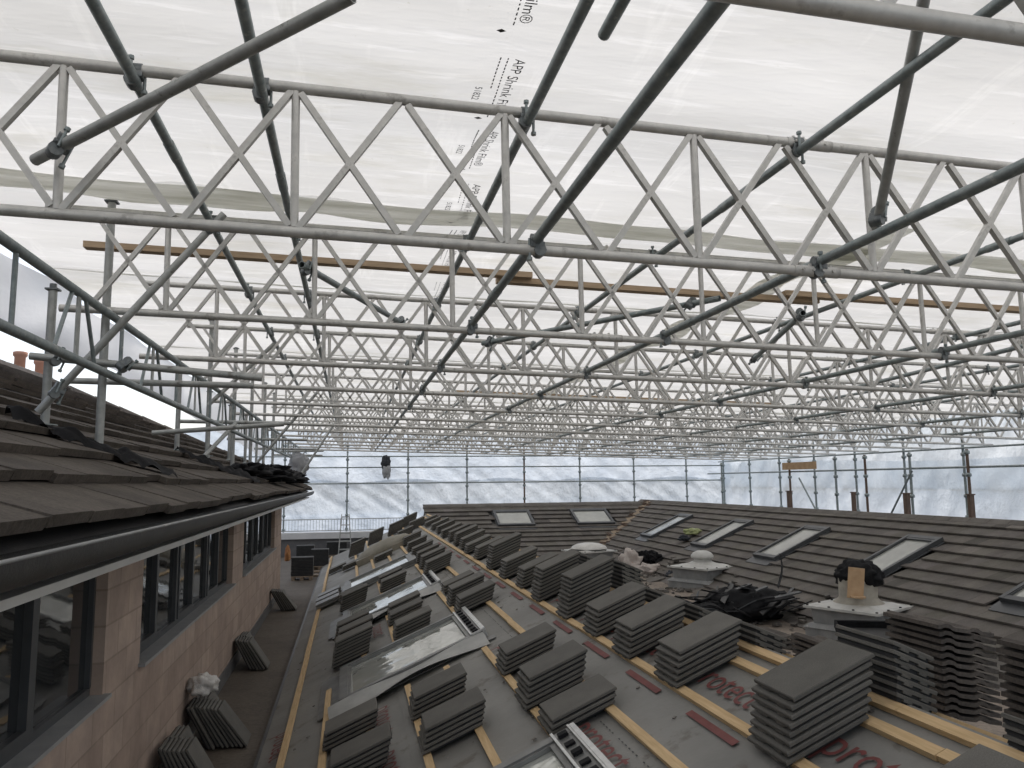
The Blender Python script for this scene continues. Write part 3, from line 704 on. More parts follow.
# ------------------------------------------------------------------ plinths, debris in the gutter between the roofs
def plinth(x, y, w, rot, lab, top):
    e = empty('vent_plinth', (x, y, FLOOR - .19), lab, 'roof vent'); e.rotation_euler = (0, 0, R(rot))
    def bx(q, h0, h1, w0, w1):
        vs = [V((sx * ww / 2, sy * ww / 2, hh)) for hh, ww in ((h0, w0), (h1, w1)) for sx, sy in ((-1, -1), (1, -1), (1, 1), (-1, 1))]
        q.add(vs, [(3, 2, 1, 0), (4, 5, 6, 7)] + [(i, (i + 1) % 4, 4 + (i + 1) % 4, 4 + i) for i in range(4)])
    q = MB(); bx(q, 0, .34, w * .98, w * .98); bx(q, .341, .40, w * 1.02, w * .90); bx(q, .40, .62, w * .82, w * .86); q.build('kerb', M['greyplastic'], e)
    q = MB(); bx(q, .621, .655, w * 1.0, w * 1.0); bx(q, .656, .70, w * .82, w * .6)
    q.build('flange', M['white'], e)
    for sx, sy in [(a, b_) for a in (-1, -.35, .35, 1) for b_ in (-1, 1)] + [(b_, a) for a in (-.35, .35) for b_ in (-1, 1)]:
        q = MB(); q.lathe((sx * w * .46, sy * w * .46, .656), [(.02, 0), (.018, .014)], 8); q.build('bolt', M['black'], e)
    if top == 'pipe':
        q = MB(); q.lathe((0, 0, .70), [(.36, 0), (.29, .05), (.27, .08), (.27, .42)], 24); q.build('pipe', M['pipe'], e)
        q = MB(); q.blob((.05, 0, 1.08), (.33, .33, .24), 12, .22, 3.2, 44, 26); q.build('plastic_wrap', M['black'], e)
        q = MB(); q.box((-.11, -.03, -.24), (.11, .0, .20), Matrix.Translation((-.32, -.14, 1.04)) @ Matrix.Rotation(R(-52), 4, 'Z') @ Matrix.Rotation(R(6), 4, 'Y')); q.box((-.09, -.14, -.22), (.10, -.031, -.20), Matrix.Translation((-.32, -.14, 1.04)) @ Matrix.Rotation(R(-52), 4, 'Z')); q.build('board_offcut', M['card'], e)
    elif top == 'cap':
        q = MB(); q.lathe((0, 0, .70), [(.34, 0), (.22, .05), (.19, .07), (.19, .12), (.25, .13), (.25, .17), (.20, .24), (.11, .28), (.02, .29)], 24); q.build('vent_cap', M['white'], e)
    else:
        q = MB(); q.lathe((0, 0, .70), [(.50, 0), (.46, .06), (.33, .12), (.15, .15), (.02, .16)], 24); q.build('dome', M['bag'], e)
plinth(7.48, 10.85, 1.15, 28, 'grey vent plinth with white bolted flange and black wrapped pipe on top', 'pipe')
plinth(7.65, 16.6, 1.1, 28, 'grey vent plinth with white bolted flange and round white cap', 'cap')
plinth(6.45, 21.2, 1.1, 20, 'dusty vent plinth with low pale dome near the far roof valley', 'dome')
crumple('rubble_bag', (6.95, 19.3, FLOOR + .25), (.26, .24, .32), 21, M['pinkbag'], 'crumpled pinkish white rubble bag standing in the dusty gutter', 'rubble bag', .5, 2.0)
crumple('rubble_sack', (7.25, 18.9, FLOOR + .12), (.34, .22, .17), 23, M['pinkbag'], 'slumped pale sack lying beside the upright rubble bag', 'sack', .6, 2.0)
crumple('dark_bundle', (7.55, 19.6, FLOOR + .22), (.38, .25, .25), 25, M['black'], 'black rubbish bundle slumped behind the pale rubble bag', 'bundle', .7, 2.4, ridge=True)
crumple('black_bag', (7.55, 18.0, FLOOR + .08), (.18, .14, .12), 26, M['navy'], 'small black bag lying alone on the dusty flat roof', 'bag', .5, 2.4)
q = MB(); q.box((7.75, 17.35, FLOOR), (8.05, 17.6, FLOOR + .16)); q.box((7.80, 17.40, FLOOR + .16), (8.0, 17.55, FLOOR + .175)); tag(q.build('brown_brick', M['rust']), 'brown brick block lying just beside the small black bag', 'brick')
# torn flashing heap
e = empty('flashing_heap', (6.6, 12.6, FLOOR), 'heap of torn black flashing strips between the two vent plinths', 'debris heap')
rs = random.Random(31)
q = MB(); q.blob((6.5, 12.6, FLOOR + .22), (.75, .5, .34), 33, .3, 2.2, 40, 24, .3)
child('heap', q, M['black'], e)
for k in range(64):
    q = MB(); cx, cy = 6.45 + rs.uniform(-.95, .95), 12.55 + rs.uniform(-.6, .55); a = rs.gauss(.1, .45); L = rs.uniform(.35, .95); w = rs.uniform(.05, .17)
    zb = FLOOR + .2 + .40 * rs.random() * (1 - abs(cx - 6.45) / 1.4); tl = rs.uniform(-.22, .22); ph = rs.uniform(0, 6); cv = rs.uniform(.0, .09) * (k % 3 == 0)
    q.sheet(12, 2, lambda u, v: V((cx + (u - .5) * L * math.cos(a), cy + (u - .5) * L * math.sin(a) + (v - .5) * w, zb + cv * math.sin(4 * u + ph) + tl * (u - .5) + .03 * (v - .5) * math.cos(ph))))
    q.sheet(12, 1, lambda u, v: V((cx + (u - .5) * L * math.cos(a), cy + (u - .5) * L * math.sin(a) - .5 * w, zb - .022 * v + cv * math.sin(4 * u + ph) + tl * (u - .5) - .015 * math.cos(ph))))
    child('flashing_strip', q, (M['black'], M['gutter'], M['frame'], M['black'])[k % 4], e)  # greyer strips among the black put highlights into the heap by colour
q = MB(); q.sheet(10, 8, lambda u, v: V((6.95 + .14 * u + .10 * math.sin(2.4 * v), 12.2 + .3 * u, FLOOR + .55 + .55 * v)))
child('upright_strip', q, M['black'], e)
e = empty('plastic_tray', (6.95, 9.7, FLOOR + .35), 'shallow black plastic tray propped against the wrapped pipe plinth', 'tray')
mm = Matrix.Translation((6.55, 9.35, FLOOR + .30)) @ Matrix.Rotation(R(-22), 4, 'Z') @ Matrix.Rotation(R(22), 4, 'X')
q = MB(); q.box((-.36, -.26, 0), (.36, .26, .02), mm)
for a_, b_ in (((-.36, -.26, .02), (.36, -.235, .11)), ((-.36, .235, .02), (.36, .26, .11)), ((-.36, -.235, .02), (-.335, .235, .11)), ((.335, -.235, .02), (.36, .235, .11))): q.box(a_, b_, mm)
child('shell', q, M['black'], e)
q = MB(); q.box((-.30, -.19, .021), (.30, .19, .04), mm); child('liner', q, M['gutter'], e)
q = MB(); rs = random.Random(77)
for k in range(520):
    x = rs.uniform(5.6, 8.0); y = rs.choice((rs.uniform(8, 23.4), rs.uniform(16, 23))); s = rs.uniform(.015, .07)
    z = max(FLOOR, zr(x) + .03 if x > 7.2 else FLOOR)
    mm = Matrix.Translation((x, y, z + .01)) @ Matrix.Rotation(rs.uniform(0, 3), 4, 'Z') @ Matrix.Rotation(rs.uniform(-.4, .4), 4, 'X')
    q.tint = rs.uniform(.5, 1.4); q.box((-s, -s * .6, 0), (s, s * .7, s * rs.uniform(.3, .8)), mm)
tag(q.build('rubble', M['oldtile']), 'loose chips of broken tile and mortar scattered over the dusty flat roof', 'rubble', kind='stuff')
for k, (x, y, a) in enumerate(((7.3, 14.2, .1), (6.9, 15.2, .7), (7.0, 17.9, .4), (8.05, 18.6, -.3), (8.0, 20.2, .9))):
    q = MB(); zz = max(FLOOR + .02, zr(x) + .05); mm = Matrix.Translation((x, y, zz)) @ Matrix.Rotation(a, 4, 'Z') @ Matrix.Rotation(R(-8), 4, 'Y')
    vs = [V((-.26, -.15, 0)), V((.24, -.17, 0)), V((.28, .12, 0)), V((.02, .17, 0)), V((-.24, .10, 0))]
    q.add([mm @ v for v in vs] + [mm @ (v + V((0, 0, .028))) for v in vs], [(4, 3, 2, 1, 0), (5, 6, 7, 8, 9)] + [(i, (i + 1) % 5, 5 + (i + 1) % 5, 5 + i) for i in range(5)])
    tag(q.build('broken_tile', M['oldtile']), f"loose broken tile lying by the gutter debris, {ORD[k]} from the front", 'broken tile', 'loose broken tiles')
e = empty('hi_vis_jacket', (8.9, 20.3, zr(8.9) + .04), 'yellow and black hi-vis jacket dropped on the right roof between windows', 'jacket')
q = MB(); q.blob((9.05, 20.15, zr(9.05) + .13), (.22, .16, .10), 41, .5, 2.2); child('body', q, M['hivis'], e)
q = MB(); q.blob((8.72, 20.0, zr(8.72) + .12), (.14, .14, .09), 43, .6, 2.6); child('collar', q, M['navy'], e)
# black flashing on the left roof
def strip_on_left(name, pts, w, lab, seed):
    q = MB(); P = [V((x, y, zl(x) + .05)) for x, y in pts]; n = len(P) - 1
    def fn(u, v):
        s = u * n; i = min(n - 1, int(s)); p = P[i].lerp(P[i + 1], s - i); ww = w * (.6 + .7 * abs(mnoise.noise(V((u * 5, seed, 0))))) 
        d = (P[i + 1] - P[i]).normalized(); sd = d.cross(V((0, 0, 1))).normalized()
        q_ = p + sd * ((v - .5) * ww); q_.z = zl(q_.x) + .045 + .07 * abs(mnoise.noise(V((u * 9, v * 3, seed)))) + .05 * math.sin(math.pi * v) * (1 + mnoise.noise(V((u * 7, seed, 5)))); return q_
    q.sheet(60, 12, fn); return tag(q.build(name, M['black']), lab, 'flashing')
strip_on_left('torn_flashing', [(-2.0, 5.2), (-1.8, 5.35), (-1.6, 5.45), (-1.42, 5.6), (-1.22, 5.9)], .26, 'crumpled black flashing strip lying round the nearest post feet on the left roof', 3)
strip_on_left('torn_flashing', [(-1.85, 9.2), (-1.6, 9.5), (-1.35, 9.9), (-1.15, 10.4)], .2, 'crumpled black flashing strip around the second pair of posts on the left roof', 9)
for k, (x, y, s) in enumerate(((-1.35, 11.2, .30), (-1.2, 12.6, .34), (-1.35, 14.2, .4), (-1.15, 15.8, .36), (-1.3, 17.0, .36))):
    crumple('black_sheet_heap', (x, y, zl(x) + .10), (s * .9, s * 1.7, s * .36), 60 + k, M['black'], f"crumpled heap of black sheeting on the left eaves, {ORD[k]} from the front", 'sheeting heap', .55, 2.8, group='heaps of black sheeting along the left eaves')

# ------------------------------------------------------------------ scaffold roof: lattice beams
TR = .0242
def zb(x): return 1.095 - .026 * x
def zt(x): return zb(x) + .67
MOD = .958; XS = -1.22; BXL, BXR = -1.86, 14.35
NB = 14
def ptop(x): return V((x, 0, zt(x)))
def pbot(x): return V((x, 0, zb(x)))
posts = [XS + k * MOD for k in range(17)]
def chord(fz):
    q = MB(); q.tube((BXL, 0, fz(BXL)), (BXR, 0, fz(BXR)), TR + .001, 12, hollow=True); return q
mtop = chord(zt).mesh('top_chord', [M['alu']]); mbot = chord(zb).mesh('bottom_chord', [M['alu']])
q = MB(); hh = .67 - 2 * TR + .01; q.tube((0, 0, -hh / 2), (0, 0, hh / 2), .019, 10); q.box((-.045, -.004, -hh / 2 - .0), (.045, .004, -hh / 2 + .03)); q.box((-.045, -.004, hh / 2 - .03), (.045, .004, hh / 2)); mpost = q.mesh('post', [M['alu']])
dx = MOD / 2 - .035
def diag(sgn):
    q = MB(); a = V((-dx / 2, 0, -sgn * hh / 2)); c = V((dx / 2, 0, sgn * hh / 2)); q.bar(a, c, .028, .030, V((0, 1, 0))); return q.mesh('diagonal', [M['alu']])
mdu, mdd = diag(1), diag(-1)
q = MB()
for k in range(4): q.tube((k * .055, 0, TR), (k * .055, 0, TR + .013), .009, 6); q.tube((k * .055, -TR - .012, 0), (k * .055, TR + .012, 0), .008, 6)
q.tube((-.04, 0, 0), (.21, 0, 0), TR + .004, 12); mspl = q.mesh('splice_sleeve', [M['alu']])
for i in range(NB):
    y = 1.5 + 2 * i
    nm = 'nearest, crossing the top right corner of the view' if i == 0 else f"{ORD[i]} from the camera"
    e = empty('lattice_beam', (0, y, 0), f"aluminium lattice roof beam spanning left to right, {nm}", 'lattice beam', 'aluminium lattice beams of the temporary roof')
    def ob(nm_, me, loc):
        o = bpy.data.objects.new(nm_, me); col.objects.link(o); o.parent = e; o.location = loc; return o
    ob('top_chord', mtop, (0, 0, 0)); ob('bottom_chord', mbot, (0, 0, 0))
    if i < 6:
        for x in posts:
            ob('post', mpost, (x, 0, (zb(x) + zt(x)) / 2)).rotation_euler = (0, R(-.6), 0)
            for k in (0, 1):
                xm = x + MOD * (.25 + .5 * k)
                if xm < BXR - .2:
                    ob('diagonal', mdu, (xm, 0, (zb(xm) + zt(xm)) / 2)); ob('diagonal', mdd, (xm, .0, (zb(xm) + zt(xm)) / 2))
        for x0 in (-1.72,):
            ob('diagonal', mdu, (x0 + .26, 0, (zb(x0) + zt(x0)) / 2)); ob('diagonal', mdd, (x0 + .26, 0, (zb(x0) + zt(x0)) / 2))
        for x0 in (1.75 + .45 * (i % 2), 6.3): ob('splice_sleeve', mspl, (x0, 0, zt(x0))).rotation_euler = (0, R(1.5), 0); ob('splice_sleeve', mspl, (x0, 0, zb(x0))).rotation_euler = (0, R(1.5), 0)
    else:
        q = MB()
        for x in posts:
            q.tube((x, 0, zb(x)), (x, 0, zt(x)), .019, 6)
            for k in (0, 1):
                xm = x + MOD * (.25 + .5 * k)
                if xm < BXR - .2:
                    for s in (1, -1): q.bar((xm - dx / 2, 0, (zb(xm) + zt(xm)) / 2 - s * hh / 2), (xm + dx / 2, 0, (zb(xm) + zt(xm)) / 2 + s * hh / 2), .028, .030, V((0, 1, 0)))
        q.build('lattice', M['alu'], e)

def pipe(name, p, q_, mat, lab, group=None, r=TR, cat='scaffold tube', n=12):
    q = MB(); q.tube(p, q_, r, n, hollow=True)
    m = (V(p) + V(q_)) / 2; o = q.build(name, mat); o.data.transform(Matrix.Translation(-m)); o.location = m
    return tag(o, lab, cat, group)
def jtube(pts, r=TR, mat=None):   # a run of tubes joined by sleeves
    q = MB()
    for a, c in zip(pts[:-1], pts[1:]): q.tube(a, c, r, 12, hollow=True)
    for p in pts[1:-1]:
        d = (V(pts[-1]) - V(pts[0])).normalized(); q.tube(V(p) - d * .11, V(p) + d * .11, r + .0035, 12)
    return q
q = MB()
q.box((-.034, -.030, -.012), (.034, .030, .012)); q.tube((-.012, -.03, -.026), (-.012, .03, -.026), .030, 10); q.tube((-.028, 0, .026), (.028, 0, .026), .030, 10)
coup_body = q.mesh('coupler_body', [M['coupler']])
q = MB(); q.tube((.036, .012, -.065), (.036, .012, .03), .007, 6); q.tube((.036, .012, -.075), (.036, .012, -.06), .013, 6); coup_bolt = q.mesh('bolt', [M['galv']])
q = MB(); q.tube((-.01, -.04, .06), (-.01, -.04, -.02), .007, 6); q.tube((-.01, -.04, .055), (-.01, -.04, .07), .013, 6); coup_bolt2 = q.mesh('bolt', [M['galv']])
def coupler(loc, rot, lab, s=1.0):
    e = empty('tube_coupler', loc, lab, 'coupler', 'steel couplers clamping the tubes'); e.rotation_euler = rot; e.scale = (s, s, s)
    for nm_, me in (('body', coup_body), ('bolt', coup_bolt), ('bolt', coup_bolt2)):
        o = bpy.data.objects.new(nm_, me); col.objects.link(o); o.parent = e
TOPX = [-.94, -.41, .80, 2.22, 4.4, 6.6, 8.8, 11.0]; BOTX = [.84, 2.30, 4.7, 7.0, 9.3, 11.6]
for i, x in enumerate(TOPX):
    z = zt(x) - .049
    pts = [(x, y, z) for y in ([-.6, 4.25 + .3 * (i % 3), 10.2, 16.2, 22.2, 28.2])]
    o = jtube(pts).build('lengthwise_tube', M['galv'])
    tag(o, f"dark galvanised tube running lengthwise under the beams' top chords, {ORD[i]} from the left", 'scaffold tube', 'lengthwise tubes tying the beams')
    for k in range(1, 6):
        y = 1.5 + 2 * k
        if x / y > 1.0: continue
        coupler((x, y, z + .024), (0, 0, random.choice((0, math.pi))), f"coupler of the {ORD[i]} upper lengthwise tube on the {ORD[k]} beam's top chord")
for i, x in enumerate(BOTX):
    z = zb(x) + .049
    pts = [(x, y, z) for y in ([-.6, 4.6 + .5 * (i % 3), 10.7, 16.9, 22.9, 28.2])]
    o = jtube(pts).build('lengthwise_tube', M['galv'])
    tag(o, f"dark galvanised tube running lengthwise over the beams' bottom chords, {ORD[i]} from the left", 'scaffold tube', 'lengthwise tubes tying the beams')
    for k in range(1, 6):
        y = 1.5 + 2 * k
        if x / y > 1.0: continue
        coupler((x, y, z - .026), (0, 0, random.choice((0, math.pi))), f"coupler of the {ORD[i]} lower lengthwise tube on the {ORD[k]} beam's bottom chord")
# loose bracing tubes
def wray(px, py): return Mc @ V((px - 512., 384. - py, -F))
def onY(px, py, y): r = wray(px, py); return r * (y / r.y)
def brace(p, q_, lab, mat='galv', cp=None, short=None):
    pipe('brace_tube', p, q_, M[mat], lab, 'diagonal bracing tubes')
    for k, t in enumerate(cp or ()):
        c = V(p).lerp(V(q_), t); coupler(c, (R(40 * k), R(20), R(30 + 50 * k)), f"coupler at the {'first' if k == 0 else 'second'} clamp of the {short or ' '.join(lab.split()[:7])}", 1.0)
brace(onY(35, 160, 3.43), onY(352, -4, 2.45), 'large grey brace tube slanting from the second beam up across the top left', 'galvlight', (.1,))
brace(onY(876, 228, 3.43), onY(925, -6, 2.42), 'steep grey brace tube slanting up beside the fourth visible post at upper right', 'galvlight', (.06,))
brace((.93, 2.72, 1.70), (.93, 1.0, 1.72), 'short grey tube end hanging beside the third upper lengthwise tube')
brace((-.345, 5.42, 1.48), (.50, 7.6, 1.52), 'short brace tube slanting between the third and fourth beams near the middle', 'galv', (.05, .93))
brace((1.23, 7.4, 1.32), (2.72, 5.42, 1.36), 'short brace tube slanting to the right of centre between the third and fourth beams', 'galv', (.04, .9))
brace((3.41, 5.42, 1.27), (4.05, 7.42, 1.21), 'stubby brace tube hanging at the right between the third and fourth beams', 'galv', (.04, .92))
brace((6.2, 5.42, 1.25), (6.6, 9.4, 1.20), 'brace tube near the right edge below the third beam', 'galv', (.04,))
# boards wedged under the film
def board(x0, x1, y, z, lab):
    q = MB(); q.box((x0, y, z(x0)), (x0 + .001, y + .09, z(x0) + .045)) if False else None
    vs = [V((x, yy, z(x) + dz)) for x in (x0, x1) for yy in (y, y + .10) for dz in (0, .05)]
    q.add(vs, [(0, 1, 3, 2), (4, 6, 7, 5), (0, 4, 5, 1), (2, 3, 7, 6), (0, 2, 6, 4), (1, 5, 7, 3)])
    tag(q.build('timber_board', M['board']), lab, 'timber', 'timbers under the film')
ztb = lambda x: zt(x) + TR + .003
board(-2.1, 1.55, 6.62, lambda x: ztb(x) + .03, 'orange softwood board under the film, left length')
board(1.25, 4.4, 6.70, lambda x: ztb(x) - .005, 'orange softwood board under the film, middle length overlapping the left one')
board(4.0, 9.5, 6.62, lambda x: ztb(x) + .03, 'orange softwood board under the film, right length')
board(2.0, 9.0, 15.3, ztb, 'orange softwood board under the film, distant one beyond the sixth beam')

# ------------------------------------------------------------------ the film roof
def zf(x, y):
    ph = (y - 1.5) / 2; bil = math.sin(math.pi * ph) ** 2
    return zt(x) + .125 + .07 * bil + .035 * mnoise.noise(V((x * .45, y * .8, 0))) + .015 * mnoise.noise(V((x * 1.3, y * 2.5, 4)))
fr = empty('film_roof', (6, 14, 1.9), 'off white translucent shrink film stretched over the whole scaffold roof', 'film roof')
FX0, FX1, FY0, FY1 = -2.8, 14.7, -1.8, 29.7
q = MB(); q.sheet(150, 260, lambda u, v: (lambda x, y: V((x, y, zf(x, y))))(FX0 + (FX1 - FX0) * u, FY0 + (FY1 - FY0) * v))
child('film', q, M['film'], fr)
def seamY(yc_, w, seed, x0=FX0, x1=FX1):
    q = MB()
    def fn(u, v):
        x = x0 + (x1 - x0) * u; e0 = .05 * mnoise.noise(V((x * 1.1, seed, 0))); e1 = .06 * mnoise.noise(V((x * 1.7, seed + 9, 0)))
        y = yc_ + e0 + (w + e1 * 1.6) * v + .012 * (x - 1); return V((x, y, zf(x, y) - .012))
    q.sheet(120, 3, fn); child('seam_band', q, M['filmseam'], fr)
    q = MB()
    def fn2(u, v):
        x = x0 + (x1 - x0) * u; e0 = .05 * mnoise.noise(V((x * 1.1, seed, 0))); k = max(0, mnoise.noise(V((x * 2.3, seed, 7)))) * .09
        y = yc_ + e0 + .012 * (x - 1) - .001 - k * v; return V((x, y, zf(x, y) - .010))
    q.sheet(200, 1, fn2); child('seam_edge_glint', q, M['filmglint'], fr)  # pale strip beside the seam: glint of a light gap put into the colour
seamY(5.25, .30, 3); seamY(9.35, .10, 21); seamY(7.75, .07, 23); seamY(12.1, .22, 5); seamY(18.3, .22, 8); seamY(24.1, .22, 11)
q = MB()
def fnx(u, v):
    y = 4.9 + 24 * v; x = 3.75 + .05 * mnoise.noise(V((3, y * 1.2, 0))) + (.3 + .07 * mnoise.noise(V((5, y * 1.6, 0)))) * u; return V((x, y, zf(x, y) - .016))
q.sheet(4, 120, fnx); child('seam_band', q, M['filmseam'], fr)
# printed words
def film_text(body, size, x, y, nm, wob=0):
    vs, fs = text_mesh(body, size); q = MB()
    q.add([V((x + v.y - .03 * v.x, y + v.x, zf(x + v.y - .03 * v.x, y + v.x) - .009)) for v in vs], fs); child(nm, q, M['ink'], fr)
per = .80
for k in range(-1, 7):
    y = 3.27 + per * k; x = .70 + .028 * k
    film_text('APP Shrink Film\u00ae', .074, x, y, 'film_lettering')
    film_text('51822', .05, x - .14, y + .26, 'film_number')
    q = MB()
    for row, (l0, l1) in enumerate(((0, .56), (.0, .26))):
        t = l0; 
        while t < l1:
            w = random.uniform(.012, .03); xx = x - .035 - row * .034
            q.add([V((xx + a, y + t + b_, zf(xx, y + t) - .009)) for a, b_ in ((0, 0), (.006, 0), (.006, w), (0, w))], [(0, 1, 2, 3)]); t += w + .009
    for a, b_ in ((-.075, .60),):
        xx = x + a; q.add([V((xx + p, y + b_ + r_, zf(xx, y + b_) - .009)) for p, r_ in ((-.022, 0), (0, -.014), (.022, 0), (0, .014))], [(0, 1, 2, 3)])
    child('small_print', q, M['ink'], fr)

# ------------------------------------------------------------------ sheets on the sides
BY = 29.6; RWX = 14.55
def wallsheet(name, lab, P, nu, nv, mat, amp, seed, nrm):
    q = MB(); n3 = V(nrm)
    def fn(u, v):
        p = P(u, v); s = (u * 40)
        dg = p.x + p.y + 1.6 * p.z; d = amp * .35 * (1 - abs(mnoise.noise(V((dg * 1.3, seed, 0)))) * 3) + amp * (mnoise.noise(V((p.x * .9 + p.y * .9, p.z * .25, seed))) + .5 * mnoise.noise(V((p.x * 2.2 + p.y * 2.2 + p.z * 1.2, p.z * .8, seed + 3))))
        return p + n3 * d
    q.sheet(nu, nv, fn); return tag(q.build(name, mat), lab, 'plastic sheet')
wallsheet('end_sheet', 'bright bluish white upper plastic sheet closing the far end of the scaffold', lambda u, v: V((-6 + 21.1 * u, BY + .25, .02 + 1.9 * v)), 120, 14, M['backfilm'], .12, 2, (0, 1, 0))
wallsheet('lower_end_sheet', 'greyer creased lower plastic sheet across the far end below the middle rail', lambda u, v: V((-6 + 21.1 * u, BY + .13 + .05 * v, -1.28 + (1.36 + .06 * math.sin(u * 37)) * v)), 160, 18, M['lowfilm'], .16, 5, (0, 1, 0))
wallsheet('base_sheet', 'white plastic strip along the foot of the far end sheeting', lambda u, v: V((-6 + 21.1 * u, BY + .30, -2.9 + 1.75 * v)), 90, 10, M['backfilm'], .10, 7, (0, 1, 0))
wallsheet('side_sheet', 'bluish white plastic sheet closing the right side above the ridge', lambda u, v: V((RWX + .25, 3 + 26.9 * u, -.3 + 2.0 * v)), 150, 14, M['sidefilm'], .14, 9, (1, 0, 0))
wallsheet('lower_side_sheet', 'greyish creased plastic sheet low on the right side behind the standards', lambda u, v: V((RWX + .12 + .08 * v, 3 + 27 * u, -2.6 + (3.15 + .12 * math.sin(u * 9)) * v)), 170, 18, M['sidefilm'], .18, 12, (1, 0, 0))
# left: film edge falls to a hanging grey sheet, with daylight below it
def lp(u, v):
    y = 1.0 + 27.5 * u; x = -3.0 + .22 * v ** 1.5 + .12 * mnoise.noise(V((y * .8, v, 2))); zb0 = 1.42 + .06 * mnoise.noise(V((y * .5, 0, 1))) - .03 * max(0, y - 12); z = zb0 + (1.90 - zb0) * v; return V((x, y, z))
q = MB(); q.sheet(140, 12, lp); tag(q.build('hanging_sheet', M['greyfilm']), 'grey creased plastic sheet hanging along the left edge of the scaffold roof', 'plastic sheet')

# ------------------------------------------------------------------ left ladder beam and posts
e = empty('ladder_beam', (-1.5, 2, .9), 'steel ladder beam running lengthwise above the left roof, carrying the beam ends', 'ladder beam')
y0, y1 = 1.2, 28.5
zt_l = lambda y: 1.075 - .001 * y; zb_l = lambda y: .705 - .002 * y
for nm_, fz in (('top_chord', zt_l), ('bottom_chord', zb_l)):
    q = MB(); q.tube((-1.5, y0, fz(y0)), (-1.5, y1, fz(y1)), TR + .001, 12, hollow=True); child(nm_, q, M['galv'], e)
y = y0 + .08; k = 0
while y < y1:
    if k < 26:
        q = MB(); q.box((-1.505, y - .028, zb_l(y) + .02), (-1.495, y + .028, zt_l(y) - .02)) if k % 2 == 0 else q.tube((-1.5, y, zb_l(y)), (-1.5, y, zt_l(y)), .013, 8)
        child('strut', q, M['galvlight'] if k % 2 == 0 else M['galv'], e)
        if k % 2 == 0:
            for dd in (-.34, .34):
                q = MB(); q.tube((-1.5, y + dd, zb_l(y)), (-1.5, y + dd * .3, zt_l(y)), .012, 8); child('diagonal', q, M['galv'], e)
    y += .86; k += 1
PY = [5.6, 9.6, 11.6, 13.6, 15.6, 17.4]
for k, y in enumerate(PY):
    for x, top in ((-1.61, 1.90), (-1.94, 1.28)):
        zb_ = zl(x) + .05
        e = empty('post', (x, y, zb_), f"galvanised post of the {'inner' if x > -1.8 else 'outer'} left row above the eaves, {ORD[k]} from the front", 'scaffold post', 'posts carrying the left edge of the scaffold')
        q = MB(); q.tube((x, y, zb_), (x, y, top), TR + .003, 12, hollow=True); child('tube', q, M['galvlight'], e)
        q = MB(); q.lathe((x, y, zb_), [(.075, 0), (.075, .008), (.03, .012)], 12); child('base_plate', q, M['galv'], e)
        q = MB(); q.box((x - .04, y - .035, top + .001), (x + .04, y + .035, top + .012)); q.tube((x, y, top + .012), (x, y, top + .045), .022, 6); child('head_bolt', q, M['coupler'], e)
brace(onY(38, 412, 5.25), onY(224, 214, 5.25), 'long grey raker tube rising from the left roof up to the first upper tube', 'galvlight', (.10, .93))
brace(onY(30, 356, 5.5), onY(262, 378, 5.5), 'horizontal grey transom tube clamped to the nearest left posts', 'galvlight', (.12, .4))
brace(onY(152, 433, 8.4), onY(284, 424, 8.5), 'thin horizontal transom tube clamped to the third pair of left posts', 'galvlight')
for k, (a, c) in enumerate((((-1.62, 9.5, .32), (-1.35, 9.9, .72)), ((-1.6, 9.5, .9), (-.9, 9.6, 1.65)), ((-1.5, 13.5, .33), (-.5, 13.6, 1.6)), ((-1.1, 17.3, .05), (-.2, 17.4, 1.5)))):
    brace(a, c, f"diagonal raker tube among the left posts, {ORD[k + 1]} from the front", 'galvlight')
for k in range(5):
    y = 6.4 + 4 * k
    brace((-2.1, y, .78), (-.75, y, .76), f"level transom tube across the left posts, {ORD[k]} of the farther ones", 'galvlight')
# ------------------------------------------------------------------ standards and ledgers of the far and right walls
def standard(x, y, z0, z1, lab, mat='galv', rad=.033):
    e = empty('standard', (x, y, z0), lab, 'scaffold standard', 'upright standards along the sheeted walls')
    q = MB(); q.tube((x, y, z0), (x, y, z1), rad, 10); child('tube', q, M[mat], e)
    for k in range(int((z1 - z0) / .5) + 1):
        z = z0 + .25 + k * .5
        if z < z1 - .05 and z > -1.7: q = MB(); q.lathe((x, y, z), [(rad + .002, -.045), (rad + .028, -.03), (rad + .028, .03), (rad + .002, .045)], 10); child('cup_ring', q, M['galv'], e)
k = 0; x = -2.3
while x < RWX - .5:
    standard(x, BY, -2.9, 1.55, f"upright of the far end wall, {ORD[k]} from the left", 'rust' if k == 4 else 'galv'); x += 2.2; k += 1
k = 0; y = BY - .3
inv = [.495]
while y > 6:
    standard(RWX, y, -1.2, 1.15 + .1 * (k % 2), f"tall upright of the right side wall, {ORD[k]} from the far corner"); y -= 2.11; k += 1
for k, (px) in enumerate((722, 790, 836, 866, 911, 969)):
    r = wray(px, 480); y = 13.5 * r.y / r.x
    standard(13.5, y, -1.2, .62, f"short thin upright of the inner right row, {ORD[k]} from the far corner", 'rust' if k % 2 else 'galv')
for k, (z, nm) in enumerate(((.96, 'top'), (.56, 'second'), (-.02, 'third'))):
    pipe('ledger', (-4, BY - .05, z), (RWX, BY - .05, z - .004), M['galv'], f"{nm} horizontal ledger tube across the far end wall", 'horizontal ledgers along the sheeted walls', cat='ledger')
for k, (z, nm, mt) in enumerate(((.70, 'top', 'galv'), (.24, 'lower double', 'galvlight'))):
    pipe('ledger', (RWX - .05, 3, z), (RWX - .05, BY, z), M[mt], f"{nm} horizontal ledger tube along the right side wall", 'horizontal ledgers along the sheeted walls', cat='ledger')
